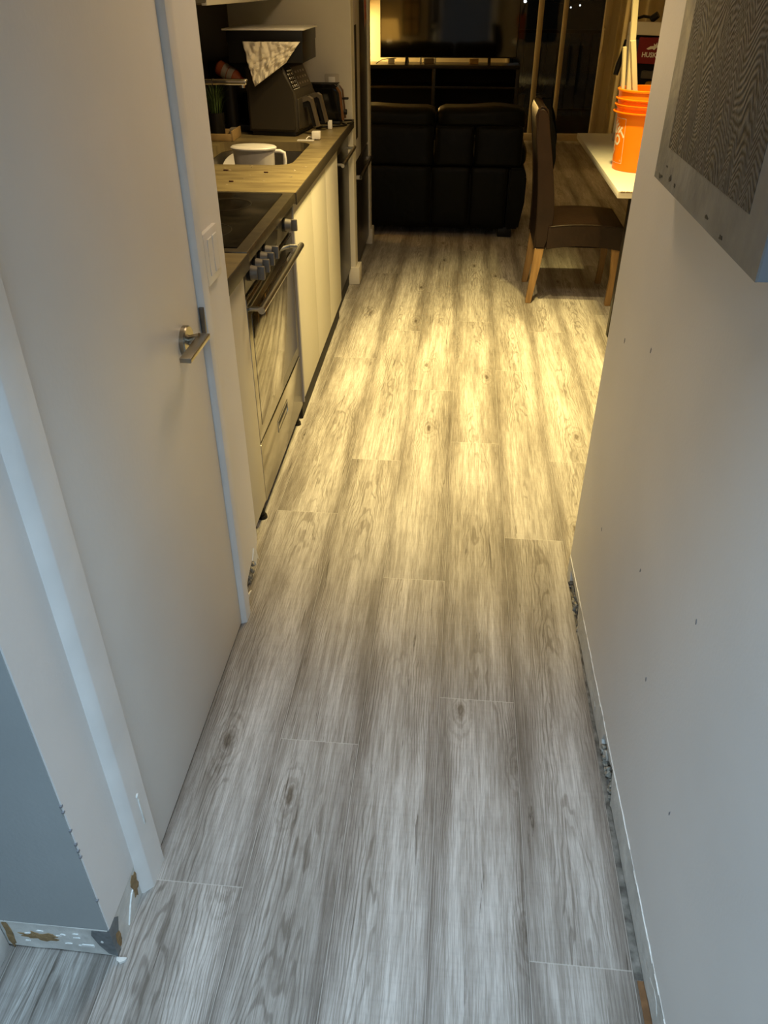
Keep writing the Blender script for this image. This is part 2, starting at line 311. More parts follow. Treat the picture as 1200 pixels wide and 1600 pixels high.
# ------------------------------------------------------------------ mesh helpers
class MB:
    def __init__(s): s.bm = bmesh.new()
    def box(s, x0, x1, y0, y1, z0, z1, bev=0.0, seg=2, rot=None, piv=None, taper=None):
        r = bmesh.ops.create_cube(s.bm, size=1.0); vs = r['verts']
        sx, sy, sz = x1-x0, y1-y0, z1-z0
        c = Vector(((x0+x1)/2, (y0+y1)/2, (z0+z1)/2))
        for v in vs: v.co = Vector((v.co.x*sx, v.co.y*sy, v.co.z*sz)) + c
        if bev > 0:
            es = list({e for v in vs for e in v.link_edges})
            rr = bmesh.ops.bevel(s.bm, geom=vs+es, offset=bev, segments=seg, affect='EDGES', profile=0.5, clamp_overlap=True)
            vs = list({v for f in rr['faces'] for v in f.verts} | {v for v in vs if v.is_valid})
        if rot is not None:
            p = Vector(piv) if piv else c
            for v in vs: v.co = rot @ (v.co-p) + p
        return vs
    def cyl(s, a, b, r, r2=None, seg=20, cap=True):
        a, b = Vector(a), Vector(b); d = b-a
        res = bmesh.ops.create_cone(s.bm, cap_ends=cap, cap_tris=False, segments=seg, radius1=r, radius2=r if r2 is None else r2, depth=d.length)
        q = d.to_track_quat('Z', 'Y').to_matrix(); mid = (a+b)/2
        for v in res['verts']: v.co = q @ v.co + mid
        return res['verts']
    def tube(s, pts, r, seg=10):
        pts = [Vector(p) for p in pts]; rings = []
        up = Vector((0.123, 0.456, 0.88)).normalized()
        for i, p in enumerate(pts):
            t = (pts[min(i+1, len(pts)-1)]-pts[max(i-1, 0)]).normalized()
            n = t.cross(up).normalized(); bb = t.cross(n)
            rr = r[i] if isinstance(r, (list, tuple)) else r
            rings.append([s.bm.verts.new(p + (n*math.cos(k*2*math.pi/seg)+bb*math.sin(k*2*math.pi/seg))*rr) for k in range(seg)])
        for i in range(len(rings)-1):
            for k in range(seg):
                s.bm.faces.new([rings[i][k], rings[i][(k+1) % seg], rings[i+1][(k+1) % seg], rings[i+1][k]])
        s.bm.faces.new(rings[0][::-1]); s.bm.faces.new(rings[-1])
    def lathe(s, prof, c, seg=40, sx=1.0, sy=1.0, cap=True):
        rings = []
        for (r, z) in prof:
            rings.append([s.bm.verts.new((c[0]+math.cos(2*math.pi*k/seg)*r*sx, c[1]+math.sin(2*math.pi*k/seg)*r*sy, c[2]+z)) for k in range(seg)])
        for i in range(len(rings)-1):
            for k in range(seg):
                s.bm.faces.new([rings[i][k], rings[i][(k+1) % seg], rings[i+1][(k+1) % seg], rings[i+1][k]])
        if cap and prof[0][0] > 1e-6: s.bm.faces.new(rings[0][::-1])
        if cap and prof[-1][0] > 1e-6: s.bm.faces.new(rings[-1])
    def prism(s, poly, axis, a, b):
        def P(p, t):
            if axis == 'X': return (t, p[0], p[1])
            if axis == 'Y': return (p[0], t, p[1])
            return (p[0], p[1], t)
        va = [s.bm.verts.new(P(p, a)) for p in poly]; vb = [s.bm.verts.new(P(p, b)) for p in poly]
        n = len(poly)
        s.bm.faces.new(va); s.bm.faces.new(vb[::-1])
        for i in range(n): s.bm.faces.new([va[i], vb[i], vb[(i+1) % n], va[(i+1) % n]])
        return va+vb
    def quad(s, pts): return s.bm.faces.new([s.bm.verts.new(p) for p in pts])
    def grid(s, fn, nu, nv):
        g = [[s.bm.verts.new(fn(i/nu, j/nv)) for j in range(nv+1)] for i in range(nu+1)]
        for i in range(nu):
            for j in range(nv):
                s.bm.faces.new([g[i][j], g[i+1][j], g[i+1][j+1], g[i][j+1]])
        return g
    def move(s, f):
        for v in s.bm.verts: v.co = Vector(f(v.co))
    def build(s, name, m, parent=None, smooth=True, angle=40, origin=None, subsurf=0, solid=0.0):
        bmesh.ops.recalc_face_normals(s.bm, faces=s.bm.faces[:])
        me = bpy.data.meshes.new(name)
        if origin is None and parent is None:
            xs = [v.co for v in s.bm.verts]
            origin = Vector(((min(v.x for v in xs)+max(v.x for v in xs))/2, (min(v.y for v in xs)+max(v.y for v in xs))/2, min(v.z for v in xs)))
        o = bpy.data.objects.new(name, me)
        off = Vector(origin) if origin is not None else None
        if parent is not None:
            off = world_of(parent); o.parent = parent
            for v in s.bm.verts: v.co -= off
        else:
            for v in s.bm.verts: v.co -= off
            o.location = off
        s.bm.to_mesh(me); s.bm.free()
        me.materials.append(m if not isinstance(m, str) else M[m])
        if smooth:
            for p in me.polygons: p.use_smooth = True
            me.set_sharp_from_angle(angle=math.radians(angle))
        COL.objects.link(o)
        if solid:
            md = o.modifiers.new('solid', 'SOLIDIFY'); md.thickness = solid; md.offset = 0
        if subsurf:
            md = o.modifiers.new('sub', 'SUBSURF'); md.levels = subsurf; md.render_levels = subsurf
        return o

def world_of(o):
    v = Vector((0, 0, 0))
    while o is not None:
        v += o.location; o = o.parent
    return v

KITCHEN = []
def thing(name, label, cat, loc, group=None, kitchen=False):
    o = bpy.data.objects.new(name, None); COL.objects.link(o); o.location = loc
    o.empty_display_size = 0.1
    o['label'] = label; o['category'] = cat
    if group: o['group'] = group
    if kitchen: KITCHEN.append(o)
    return o
def tag(o, label, cat, group=None, kitchen=False):
    o['label'] = label; o['category'] = cat
    if group: o['group'] = group
    if kitchen: KITCHEN.append(o)
    return o
def struct(o, kitchen=False, label=None):
    o['kind'] = 'structure'
    if label: o['label'] = label
    if kitchen: KITCHEN.append(o)
    return o
def box(x0, x1, y0, y1, z0, z1, name, m, parent=None, bev=0.0, seg=2, **k):
    b = MB(); b.box(x0, x1, y0, y1, z0, z1, bev, seg); return b.build(name, m, parent, **k)

def text_verts(txt, size, bold=0.0):
    cu = bpy.data.curves.new('t', 'FONT'); cu.body = txt; cu.size = size; cu.align_x = 'CENTER'; cu.align_y = 'CENTER'
    cu.offset = bold; cu.resolution_u = 3
    to = bpy.data.objects.new('t', cu); COL.objects.link(to)
    dg = bpy.context.evaluated_depsgraph_get()
    me = bpy.data.meshes.new_from_object(to.evaluated_get(dg))
    vs = [tuple(v.co) for v in me.vertices]; fs = [tuple(p.vertices) for p in me.polygons]
    bpy.data.objects.remove(to); bpy.data.curves.remove(cu); bpy.data.meshes.remove(me)
    return vs, fs
def add_text(b, txt, size, fn, bold=0.0):
    vs, fs = text_verts(txt, size, bold)
    bv = [b.bm.verts.new(fn(x, y)) for x, y, z in vs]
    for f in fs:
        try: b.bm.faces.new([bv[i] for i in f])
        except ValueError: pass

# ================================================================== FLOOR
W = 0.195
PL = 1.385
def build_floor():
    offs = {-4: 0.34, -3: 0.858, -2: 1.245, -1: 0.515, 0: 0.032, 1: 0.765, 2: 1.295, 3: 0.58, 4: 0.205}
    bm = bmesh.new()
    uv = bm.loops.layers.uv.new('plank'); pid = bm.loops.layers.uv.new('pid'); ed = bm.loops.layers.uv.new('edge')
    x_lo, x_hi, y_lo, y_hi = -2.6, 3.1, -1.4, 10.42
    rnd = random.Random(11)
    for k in range(-14, 16):
        o = offs.get(k, rnd.random()*PL)
        y = o - 2*PL
        while y < y_hi:
            y0, y1 = max(y, y_lo), min(y+PL, y_hi)
            r1, r2 = rnd.random(), rnd.random(); dv = rnd.random()*5
            if y1 > y0:
                SH = lambda q: q*W-0.023 if q <= -3 else q*W
                x0, x1 = max(SH(k), x_lo), min(SH(k+1), x_hi)
                if x1 > x0:
                    # three strips so the joint line lives only near the ends
                    cuts = [y0, min(y0+0.003, y1), max(y1-0.003, y0), y1]
                    for a, bb, e0, e1 in ((cuts[0], cuts[1], 0.0, 0.003), (cuts[1], cuts[2], 0.003, 0.003), (cuts[2], cuts[3], 0.003, 0.0)):
                        if bb <= a: continue
                        f = bm.faces.new([bm.verts.new(p) for p in ((x0, a, 0), (x1, a, 0), (x1, bb, 0), (x0, bb, 0))])
                        for l, (px, py, e) in zip(f.loops, ((x0, a, e0), (x1, a, e0), (x1, bb, e1), (x0, bb, e1))):
                            l[uv].uv = ((px-SH(k))*W/(SH(k+1)-SH(k)), py+dv); l[pid].uv = (r1, r2); l[ed].uv = (e, 0)
            y += PL
    bmesh.ops.remove_doubles(bm, verts=bm.verts[:], dist=0.00001)
    me = bpy.data.meshes.new('floor'); bm.to_mesh(me); bm.free(); me.materials.append(M['floor'])
    o = bpy.data.objects.new('floor', me); COL.objects.link(o); struct(o, label='grey-washed oak laminate plank floor')
    return o
build_floor()

# ================================================================== ROOM SHELL
CZ = 2.5
struct(box(-2.7, 3.2, -1.5, 10.5, CZ, CZ+0.05, 'ceiling', 'ceiling'))
LX = -0.594
# --- left hall wall (with the door opening), its return and the ragged bottom edge
def ragged(y0, y1, z, n, amp, rnd):
    return [(y0+(y1-y0)*i/n, z+(rnd.random()-0.5)*amp) for i in range(n+1)]
b = MB()
b.box(-0.90, LX, 0.700, 0.845, 0.100, CZ)
b.box(-0.72, LX, 0.845, 1.705, 2.06, CZ)
rnd = random.Random(3)
poly = [(1.705, CZ), (1.705, 0.0), (1.735, 0.004), (1.740, 0.040), (1.752, 0.062), (1.79, 0.078), (1.82, 0.090), (1.845, 0.096),
        (1.862, 0.118), (1.874, 0.098), (1.889, 0.090), (1.905, 0.110), (1.9105, 0.125), (1.9105, CZ)]
b.prism(poly, 'X', LX-0.013, LX)
b.box(-0.72, LX-0.013, 1.705, 1.9105, 0.14, CZ)
b.box(-0.72, LX-0.045, 1.705, 1.9, 0.0, 0.14)
b.box(-1.36, -0.62, 1.80, 1.9105, 0, CZ)
struct(b.build('wall_left', 'wall', smooth=False))
b = MB()
b.box(-0.90, LX-0.003, 0.6975, 0.700, 0.1, CZ)
struct(b.build('wall_return', 'wall_blue', smooth=False))  # thin skin carrying the painted-in shade of the return
b = MB()
b.box(-0.95, -0.826, -1.4, 0.697, 0, CZ)
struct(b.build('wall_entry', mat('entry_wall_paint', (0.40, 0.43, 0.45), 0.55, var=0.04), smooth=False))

# bare band left by the removed baseboard
b = MB()
pl = [(0.700, 0.0), (0.845, 0.0), (0.845, 0.112), (0.82, 0.104), (0.79, 0.107), (0.76, 0.100), (0.73, 0.104), (0.700, 0.100)]
b.prism(pl, 'X', LX-0.012, LX-0.0015)
pr = [(-0.826, 0.009), (-0.76, 0.005), (-0.715, 0.008), (-0.66, 0.005), (LX-0.0015, 0.003), (LX-0.0015, 0.1), (-0.64, 0.104), (-0.69, 0.101), (-0.73, 0.105), (-0.826, 0.103)]
b.prism(pr, 'Y', 0.6990, 0.712)
b.box(-0.826, LX-0.004, 0.6972, 0.70, 0.094, 0.0985, 0.001)
band1 = struct(b.build('baseboard_left', 'wall_band', smooth=False, origin=(-0.62, 0.72, 0)), label='bare wall band with torn paper at the left corner')
def blob(cx, cy, rx, ry, n, seed, jag=0.35):
    r = random.Random(seed); out = []
    for i in range(n):
        a = 2*math.pi*i/n; k = 1+(r.random()-0.5)*2*jag
        out.append((cx+math.cos(a)*rx*k, cy+math.sin(a)*ry*k))
    return out
b = MB()
b.prism(blob(0.812, 0.058, 0.013, 0.033, 16, 1), 'X', LX-0.003, LX-0.0003)
b.prism(blob(0.716, 0.036, 0.008, 0.024, 12, 2, 0.15), 'X', LX-0.003, LX-0.0003)
b.prism(blob(-0.737, 0.052, 0.034, 0.013, 22, 3, 0.45), 'Y', 0.6976, 0.7005)
b.prism(blob(-0.802, 0.048, 0.007, 0.042, 14, 5, 0.3), 'Y', 0.6976, 0.7005)
b.build('torn_paper', 'kraft', band1, smooth=False)
b = MB()
b.prism([(-0.63, 0.092), (LX-0.0005, 0.098), (LX-0.0005, 0.004), (-0.612, 0.012), (-0.625, 0.04), (-0.634, 0.075)], 'Y', 0.6974, 0.7005)
b.prism([(0.698, 0.098), (0.72, 0.104), (0.735, 0.08), (0.722, 0.05), (0.725, 0.02), (0.698, 0.002)], 'X', LX-0.003, LX-0.0008)
b.build('corner_bead', 'bead', band1, smooth=False)
b = MB()
for sd in range(9):
    r = random.Random(sd+20)
    b.prism(blob(-0.785+0.13*r.random(), 0.025+0.05*r.random(), 0.006, 0.0018, 9, sd, 0.5), 'Y', 0.6970, 0.7002)
b.prism([(0.755, 0.010), (0.762, 0.008), (0.790, 0.050), (0.800, 0.060), (0.792, 0.058), (0.776, 0.040)], 'X', LX-0.002, LX+0.0010)
b.prism([(-0.665, 0.03), (-0.637, 0.031), (-0.637, 0.038), (-0.66, 0.037)], 'Y', 0.6968, 0.70)
b.prism(blob(-0.617, 0.055, 0.003, 0.003, 8, 4, 0.2), 'Y', 0.6966, 0.70)
b.build('plaster_flakes', 'flake', band1, smooth=False)
b = MB(); b.prism(blob(LX+0.006, 0.692, 0.012, 0.005, 8, 8, 0.3), 'Z', 0.001, 0.007)
tag(b.build('plaster_chip', 'flake'), 'small white plaster chip on the floor at the left wall corner', 'debris')
# far left: casing piece and low track by the entry wall
b = MB(); b.box(-0.8255, -0.812, 0.615, 0.6968, 0.0, 0.10, 0.003); b.box(-0.8255, -0.815, 0.45, 0.61, 0.0, 0.03, 0.003)
struct(b.build('baseboard_entry', 'frame'))

# insulation and torn board in the hole beside the door
b = MB()
rr = random.Random(5)
def rubble(b, x, y0, y1, z1, n, s, rnd):
    for i in range(n):
        yy = y0+(y1-y0)*rnd.random(); zz = z1*rnd.random()**1.4
        q = Matrix.Rotation(rnd.random()*3, 3, 'X') @ Matrix.Rotation(rnd.random()*3, 3, 'Y')
        k = s*(0.4+rnd.random())
        b.box(x-k/2, x+k/2, yy-k/2, yy+k/2, max(0.001, zz)-0.0, max(0.001, zz)+k*0.7, k*0.15, 1, rot=q)
rubble(b, LX-0.020, 1.75, 1.90, 0.045, 26, 0.012, rr)
hole1 = b.build('wall_cavity_rubble', 'rubble')
tag(hole1, 'grey crumbled plaster in the broken wall hole beside the door', 'rubble'); hole1['kind'] = 'stuff'
b = MB()
b.prism([(1.83, 0.092), (1.858, 0.120), (1.88, 0.095), (1.895, 0.05), (1.878, 0.066), (1.862, 0.05), (1.852, 0.072)], 'X', LX-0.001, LX+0.003)
b.prism([(1.738, 0.0), (1.744, 0.034), (1.760, 0.014), (1.79, 0.004), (1.80, 0.0)], 'X', LX-0.006, LX-0.002)
tag(b.build('torn_wallboard_paper', 'flake', smooth=False), 'torn white wallboard paper curling over the hole beside the door', 'debris')

# --- right wall, leaning slightly, with a bare band and two notches
def RX(y): return 0.3855 + (1.965-y)*0.018
b = MB()
v = b.prism([(-1.4, 0.086), (1.962, 0.086), (1.962, CZ), (-1.4, CZ)], 'X', 0, 0.12)
v = b.prism([(-1.4, 0.0), (1.962, 0.0), (1.962, 0.0855), (-1.4, 0.0855)], 'X', 0.028, 0.12)
b.move(lambda c: (c.x+RX(c.y), c.y, c.z))
struct(b.build('wall_right', 'wall', smooth=False))
b = MB()
rnd = random.Random(12)
bot = []
y = -0.2
for i in range(70):
    yy = -0.2+2.162*i/69
    bot.append((yy, 0.006+rnd.random()*0.006))
bot = [p for p in bot if not (1.13 < p[0] < 1.285) and not (1.70 < p[0] < 1.925)]
notch1 = [(1.128, 0.0), (1.136, 0.030), (1.155, 0.052), (1.165, 0.078), (1.20, 0.066), (1.24, 0.072), (1.275, 0.070), (1.284, 0.040), (1.262, 0.022), (1.285, 0.005)]
notch2 = [(1.700, 0.0), (1.712, 0.025), (1.730, 0.040), (1.745, 0.070), (1.80, 0.060), (1.86, 0.066), (1.915, 0.062), (1.902, 0.030), (1.925, 0.006)]
low = [p for p in bot if p[0] < 1.13] + notch1 + [p for p in bot if 1.285 < p[0] < 1.70] + notch2 + [p for p in bot if p[0] > 1.925]
b.prism(low + [(1.962, 0.0862), (-0.2, 0.0862)], 'X', -0.0012, 0.011)
b.move(lambda c: (c.x+RX(c.y), c.y, c.z))
band2 = struct(b.build('baseboard_right', 'wall_band', smooth=False, origin=(0.40, 0.9, 0)), label='bare wall band with broken notches along the right wall')
b = MB()
rnd = random.Random(4)
y = 0.3
while y < 1.95:
    l = 0.01+rnd.random()*0.05
    z = 0.0855+(rnd.random()-0.5)*0.003
    if rnd.random() < 0.75:
        h = 0.0008+rnd.random()*0.0022
        b.prism([(y, z), (y+l*0.5, z-h), (y+l, z), (y+l*0.6, z+h)], 'X', -0.0022, 0.0005)
    y += l
b.move(lambda c: (c.x+RX(c.y), c.y, c.z))
b.build('plaster_flakes', 'flake', band2, smooth=False)
b = MB(); 
for sd, (yy, zz, ry, rz) in enumerate(((0.70, 0.045, 0.030, 0.018), (1.40, 0.030, 0.012, 0.010))):
    b.prism(blob(yy, zz, ry, rz, 18, sd+2, 0.15), 'X', -0.0018, 0.0)
b.move(lambda c: (c.x+RX(c.y), c.y, c.z))
b.build('filler_patch', 'wall_band', band2, smooth=False)
b = MB(); rnd = random.Random(9)
for (a, c_) in ((1.13, 1.285), (1.70, 1.925)):
    for i in range(46):
        yy = a+(c_-a)*rnd.random(); zz = 0.03*rnd.random()**2; k = 0.006+0.012*rnd.random()
        q = Matrix.Rotation(rnd.random()*3, 3, 'X') @ Matrix.Rotation(rnd.random()*3, 3, 'Z')
        xx = RX(yy)+0.004+0.015*rnd.random()
        b.box(xx-k/2, xx+k/2, yy-k/2, yy+k/2, zz, zz+k*0.6, k*0.1, 1, rot=q)
r_ = tag(b.build('wall_cavity_rubble', 'rubble'), 'sandy crumbled plaster filling the two notches under the right wall', 'rubble'); r_['kind'] = 'stuff'
for (yy, lb) in ((1.245, 'round grey pipe end in the nearer notch of the right wall'), (1.86, 'dark pipe end in the farther notch of the right wall')):
    b = MB(); b.cyl((RX(yy)+0.002, yy, 0.028), (RX(yy)+0.022, yy+0.004, 0.028), 0.013, 0.015, 14)
    tag(b.build('pipe_end', 'bead' if yy > 1.5 else 'wall_band'), lb, 'pipe')
# exposed brown subfloor sliver and dark expansion gap along the right wall
b = MB()
b.prism([(0.3865, 1.93), (RX(1.93)+0.004, 1.93), (RX(0.75)+0.002, 0.75), (0.3915, 0.75)], 'Z', 0.0005, 0.0012)
struct(b.build('trim_1', 'gap_dust', smooth=False))
b = MB(); b.prism([(0.3955, 0.748), (RX(0.748)+0.002, 0.748), (RX(0.2)+0.002, 0.2), (0.402, 0.2)], 'Z', 0.0005, 0.0015)
struct(b.build('trim_2', 'brown_gap', smooth=False))
# small nicks on the right wall and along the left corner edge
b = MB(); rnd = random.Random(31)
for (yy, zz) in ((1.78, 0.86), (1.55, 0.93), (1.30, 0.55), (1.12, 0.42), (0.98, 0.70), (1.66, 0.40), (0.86, 0.36)):
    b.prism(blob(yy, zz, 0.0025, 0.005, 8, int(yy*100), 0.5), 'X', -0.0006, 0.0004)
b.move(lambda c: (c.x+RX(c.y), c.y, c.z))
struct(b.build('trim_5', 'art_nick', smooth=False), label='small dark nicks in the right wall paint')
b = MB()
for zz in (0.20, 0.335, 0.352, 0.37, 0.41, 0.46, 0.475):
    k = 0.003+rnd.random()*0.004
    b.box(LX-0.003, LX+0.0006, 0.6965, 0.7015, zz, zz+k)
struct(b.build('trim_6', 'art_nick', smooth=False), label='small chips along the left corner edge')
# rear hall wall behind the camera
struct(box(-0.92, 0.62, -1.5, -1.4, 0, CZ, 'wall_rear', 'wall', smooth=False))

# --- kitchen walls
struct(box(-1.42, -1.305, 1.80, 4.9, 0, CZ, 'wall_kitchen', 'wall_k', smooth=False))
b = MB(); b.box(-1.305, -1.297, 1.92, 4.775, 0.932, 1.50)
struct(b.build('trim_3', 'backsplash', smooth=False), label='dark tiled backsplash')
part = struct(box(-1.305, -0.640, 4.78, 4.885, 0, CZ, 'wall_partition', 'wall_p', smooth=False, bev=0.004))
b = MB(); b.box(-0.72, -0.617, 4.765, 4.90, 0, 0.105, 0.004); struct(b.build('baseboard_partition', 'wall_p'))
stub = struct(box(-1.50, -0.648, 5.70, 5.79, 0, CZ, 'wall_stub', 'wall_p', smooth=False, bev=0.004))
b = MB(); b.box(-0.72, -0.633, 5.685, 5.803, 0, 0.105, 0.004); struct(b.build('baseboard_stub', 'wall_p'))
struct(box(-1.50, -1.42, 4.78, 5.79, 0, CZ, 'wall_fridge_niche', 'wall_k', smooth=False))
# --- living room shell
struct(box(-2.65, -2.55, 5.70, 10.5, 0, CZ, 'wall_living', 'living_wall', smooth=False))
struct(box(-2.65, -1.50, 5.62, 5.70, 0, CZ, 'wall_living_return', 'living_wall', smooth=False))
b = MB()
b.box(-2.65, 0.42, 10.36, 10.46, 0, CZ); b.box(1.52, 3.2, 10.36, 10.46, 0, CZ); b.box(0.42, 1.52, 10.36, 10.46, 2.2, CZ)
struct(b.build('wall_back', 'living_wall', smooth=False))
struct(box(3.1, 3.2, 1.80, 10.5, 0, CZ, 'wall_far_right', 'living_wall', smooth=False))
struct(box(0.50, 3.2, 1.70, 1.80, 0, CZ, 'wall_right_return', 'living_wall', smooth=False))

# ================================================================== DOOR (left)
b = MB()
b.prism([(-0.66, 0.826), (LX-0.001, 0.826), (LX+0.003, 0.827), (LX+0.018, 0.842), (LX+0.019, 0.846), (LX+0.019, 0.905), (-0.66, 0.905)], 'Z', 0.0, 2.09)
b.prism([(-0.66, 1.648), (-0.590, 1.648), (LX+0.018, 1.655), (LX+0.019, 1.657), (LX+0.019, 1.698), (LX-0.001, 1.706), (-0.66, 1.706)], 'Z', 0.0, 2.09)
b.box(-0.66, LX+0.019, 0.905, 1.655, 2.045, 2.09, 0.004)
struct(b.build('trim_4', 'frame'), label='pale painted door frame')
door = bpy.data.objects.new('door_1', None); COL.objects.link(door); door.location = (-0.62, 1.27, 0); struct(door, label='grey flush door with lever handle on the left wall')
b = MB(); b.box(-0.630, -0.588, 0.910, 1.642, 0.010, 2.04, 0.002); b.build('door_slab', 'door', door)
b = MB()
b.cyl((-0.589, 1.527, 0.924), (-0.579, 1.527, 0.924), 0.033, 0.033, 40)
b.cyl((-0.579, 1.527, 0.924), (-0.576, 1.527, 0.924), 0.033, 0.031, 40)
hd = b.build('door_handle', 'nickel', door)
b = MB()
b.cyl((-0.578, 1.527, 0.925), (-0.552, 1.529, 0.932), 0.0105, 0.0105, 20)
b.box(-0.558, -0.534, 1.405, 1.542, 0.927, 0.9375, 0.0014)
b.build('lever', 'nickel', hd)
b = MB()
b.box(-0.588, -0.577, 1.6440, 1.6520, 0.895, 0.955, 0.001)
b.build('strike_plate', 'steel_dk', door)
b = MB()
b.cyl((LX+0.0185, 0.874, 0.262), (LX+0.0215, 0.874, 0.262), 0.006, 0.005, 14)
b.box(LX+0.0185, LX+0.021, 0.8715, 0.8765, 0.175, 0.262, 0.0005)
b.build('paint_blob', 'flake', door)

# paint streak is on the door; switch plate on the wall
sw = thing('light_switch', 'pale double light switch plate on the wall right of the door', 'light switch', (LX, 1.785, 0.97))
b = MB(); b.box(LX, LX+0.011, 1.728, 1.838, 0.975, 1.093, 0.002); b.build('plate', 'frame', sw)
for y0 in (1.752, 1.791):
    b = MB(); b.prism([(LX+0.010, 0.993), (LX+0.013, 0.994), (LX+0.0115, 1.034), (LX+0.013, 1.075), (LX+0.010, 1.077)], 'Y', y0, y0+0.032); b.build('rocker', 'frame', sw)

# ================================================================== RANGE
rg = thing('electric_range', 'stainless electric range with glass cooktop and front knobs', 'stove', (-0.93, 2.54, 0), kitchen=True)
FX = -0.622
RY0, RY1 = 2.165, 2.915
b = MB(); b.box(-1.28, FX-0.012, RY0, RY1, 0.085, 0.90); b.build('body', 'steel_dk', rg, smooth=False)
b = MB(); b.box(-1.28, -0.603, RY0-0.003, RY1+0.003, 0.898, 0.933, 0.004); b.build('cooktop_frame', 'hob_frame', rg)
b = MB(); b.box(-1.25, -0.640, RY0+0.03, RY1-0.035, 0.9325, 0.9365, 0.001); ct = b.build('cooktop_glass', 'glass_top', rg)
for (cx, cy, r) in ((-0.80, 2.36, 0.10), (-0.80, 2.70, 0.085), (-1.08, 2.36, 0.085), (-1.08, 2.70, 0.10)):
    b = MB(); b.lathe([(r, 0), (r+0.002, 0), (r+0.002, 0.0003), (r, 0.0003), (r, 0)], (cx, cy, 0.9366), 48, cap=False); b.build('burner_ring', 'burner_print', ct)
b = MB(); b.prism([(-0.66, 0.90), (-0.615, 0.898), (-0.622, 0.81), (-0.66, 0.80)], 'Y', RY0, RY1); b.build('control_panel', 'steel_dk', rg, smooth=False)
b = MB(); b.prism([(-0.6145, 0.886), (-0.6205, 0.825), (-0.6225, 0.825), (-0.6165, 0.886)], 'Y', 2.44, 2.64); b.build('display', 'black_gloss', rg, smooth=False)
for ky in (2.205, 2.275, 2.345, 2.415, 2.745):
    b = MB()
    b.cyl((-0.622, ky, 0.862), (-0.608, ky, 0.862), 0.024, 0.024, 24)
    k = b.build('knob', 'black', rg)
    b = MB(); b.cyl((-0.610, ky, 0.862), (-0.588, ky, 0.861), 0.021, 0.019, 24)
    b.box(-0.590, -0.568, ky-0.0065, ky+0.0065, 0.842, 0.881, 0.003)
    b.build('knob_grip', 'knob', k)
b = MB(); b.box(FX-0.012, FX, RY0+0.004, RY1-0.004, 0.315, 0.792, 0.003); od = b.build('oven_door', 'steel_door', rg)
b = MB(); b.box(FX, FX+0.0015, RY0+0.045, RY1-0.045, 0.36, 0.735, 0.0007); b.build('window', 'steel_mirror', od)
b = MB()
b.cyl((FX+0.038, RY0+0.02, 0.755), (FX+0.038, RY1-0.03, 0.755), 0.011, 0.011, 20)
b.cyl((FX, RY0+0.035, 0.755), (FX+0.038, RY0+0.035, 0.755), 0.007, 0.007, 14)
b.cyl((FX, RY1-0.045, 0.755), (FX+0.038, RY1-0.045, 0.755), 0.007, 0.007, 14)
b.build('handle', 'steel', od)
b = MB(); b.box(FX-0.012, FX, RY0+0.004, RY1-0.004, 0.085, 0.305, 0.003); dr = b.build('drawer', 'steel_door', rg)
b = MB()
y0, y1, z0, z1 = 2.43, 2.61, 0.212, 0.258
b.box(FX-0.001, FX+0.002, y0, y1, z1-0.005, z1); b.box(FX-0.001, FX+0.002, y0, y1, z0, z0+0.003); b.box(FX-0.001, FX+0.002, y0, y0+0.004, z0, z1); b.box(FX-0.001, FX+0.002, y1-0.004, y1, z0, z1)
b.build('pull_rim', 'steel', dr)
b = MB(); b.box(FX-0.001, FX+0.0006, y0+0.004, y1-0.004, z0+0.02, z1-0.005); b.build('pull_recess', 'dark', dr)
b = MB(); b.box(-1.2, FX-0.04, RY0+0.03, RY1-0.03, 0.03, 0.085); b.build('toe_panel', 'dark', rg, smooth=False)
for (x, y) in ((-0.650, RY0+0.03), (-0.650, RY1-0.02), (-1.22, RY0+0.03), (-1.22, RY1-0.02)):
    b = MB(); b.cyl((x, y, 0.0), (x, y, 0.012), 0.018, 0.016, 14); b.cyl((x, y, 0.012), (x, y, 0.085), 0.011, 0.011, 12); b.build('leg', 'black', rg)

# white filler unit between the wall and the range
fl = thing('filler_cabinet', 'narrow white cabinet filler between the hall wall and the range', 'cabinet', (-0.93, 2.04, 0), kitchen=True)
b = MB(); b.box(-1.28, -0.620, 1.925, 2.155, 0.10, 0.888, 0.002); b.build('front_panel', 'cab', fl)
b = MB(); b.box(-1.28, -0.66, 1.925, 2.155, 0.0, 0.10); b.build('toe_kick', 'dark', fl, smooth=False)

# ================================================================== SINK CABINET
CF = -0.617
sc = thing('sink_cabinet', 'white base cabinet with three tall doors under the sink', 'cabinet', (-0.95, 3.55, 0), kitchen=True)
b = MB(); b.box(-1.255, CF-0.02, 2.945, 4.175, 0.10, 0.69); b.build('carcass', 'gable', sc, smooth=False)
b = MB(); b.box(CF-0.045, CF-0.002, 2.938, 2.945, 0.085, 0.888); b.build('side_gable', 'gable', sc, smooth=False)
for i in range(3):
    y0 = 2.948+i*0.4095; b = MB(); b.box(CF-0.020, CF, y0, y0+0.4065, 0.105, 0.885, 0.002); b.build('door', 'cab', sc)
b = MB(); b.box(-1.2, CF-0.016, 2.95, 4.175, 0.0, 0.104); b.build('toe_kick', 'dark', sc, smooth=False)  # kick set forward, its near-black colour widens the painted toe shadow

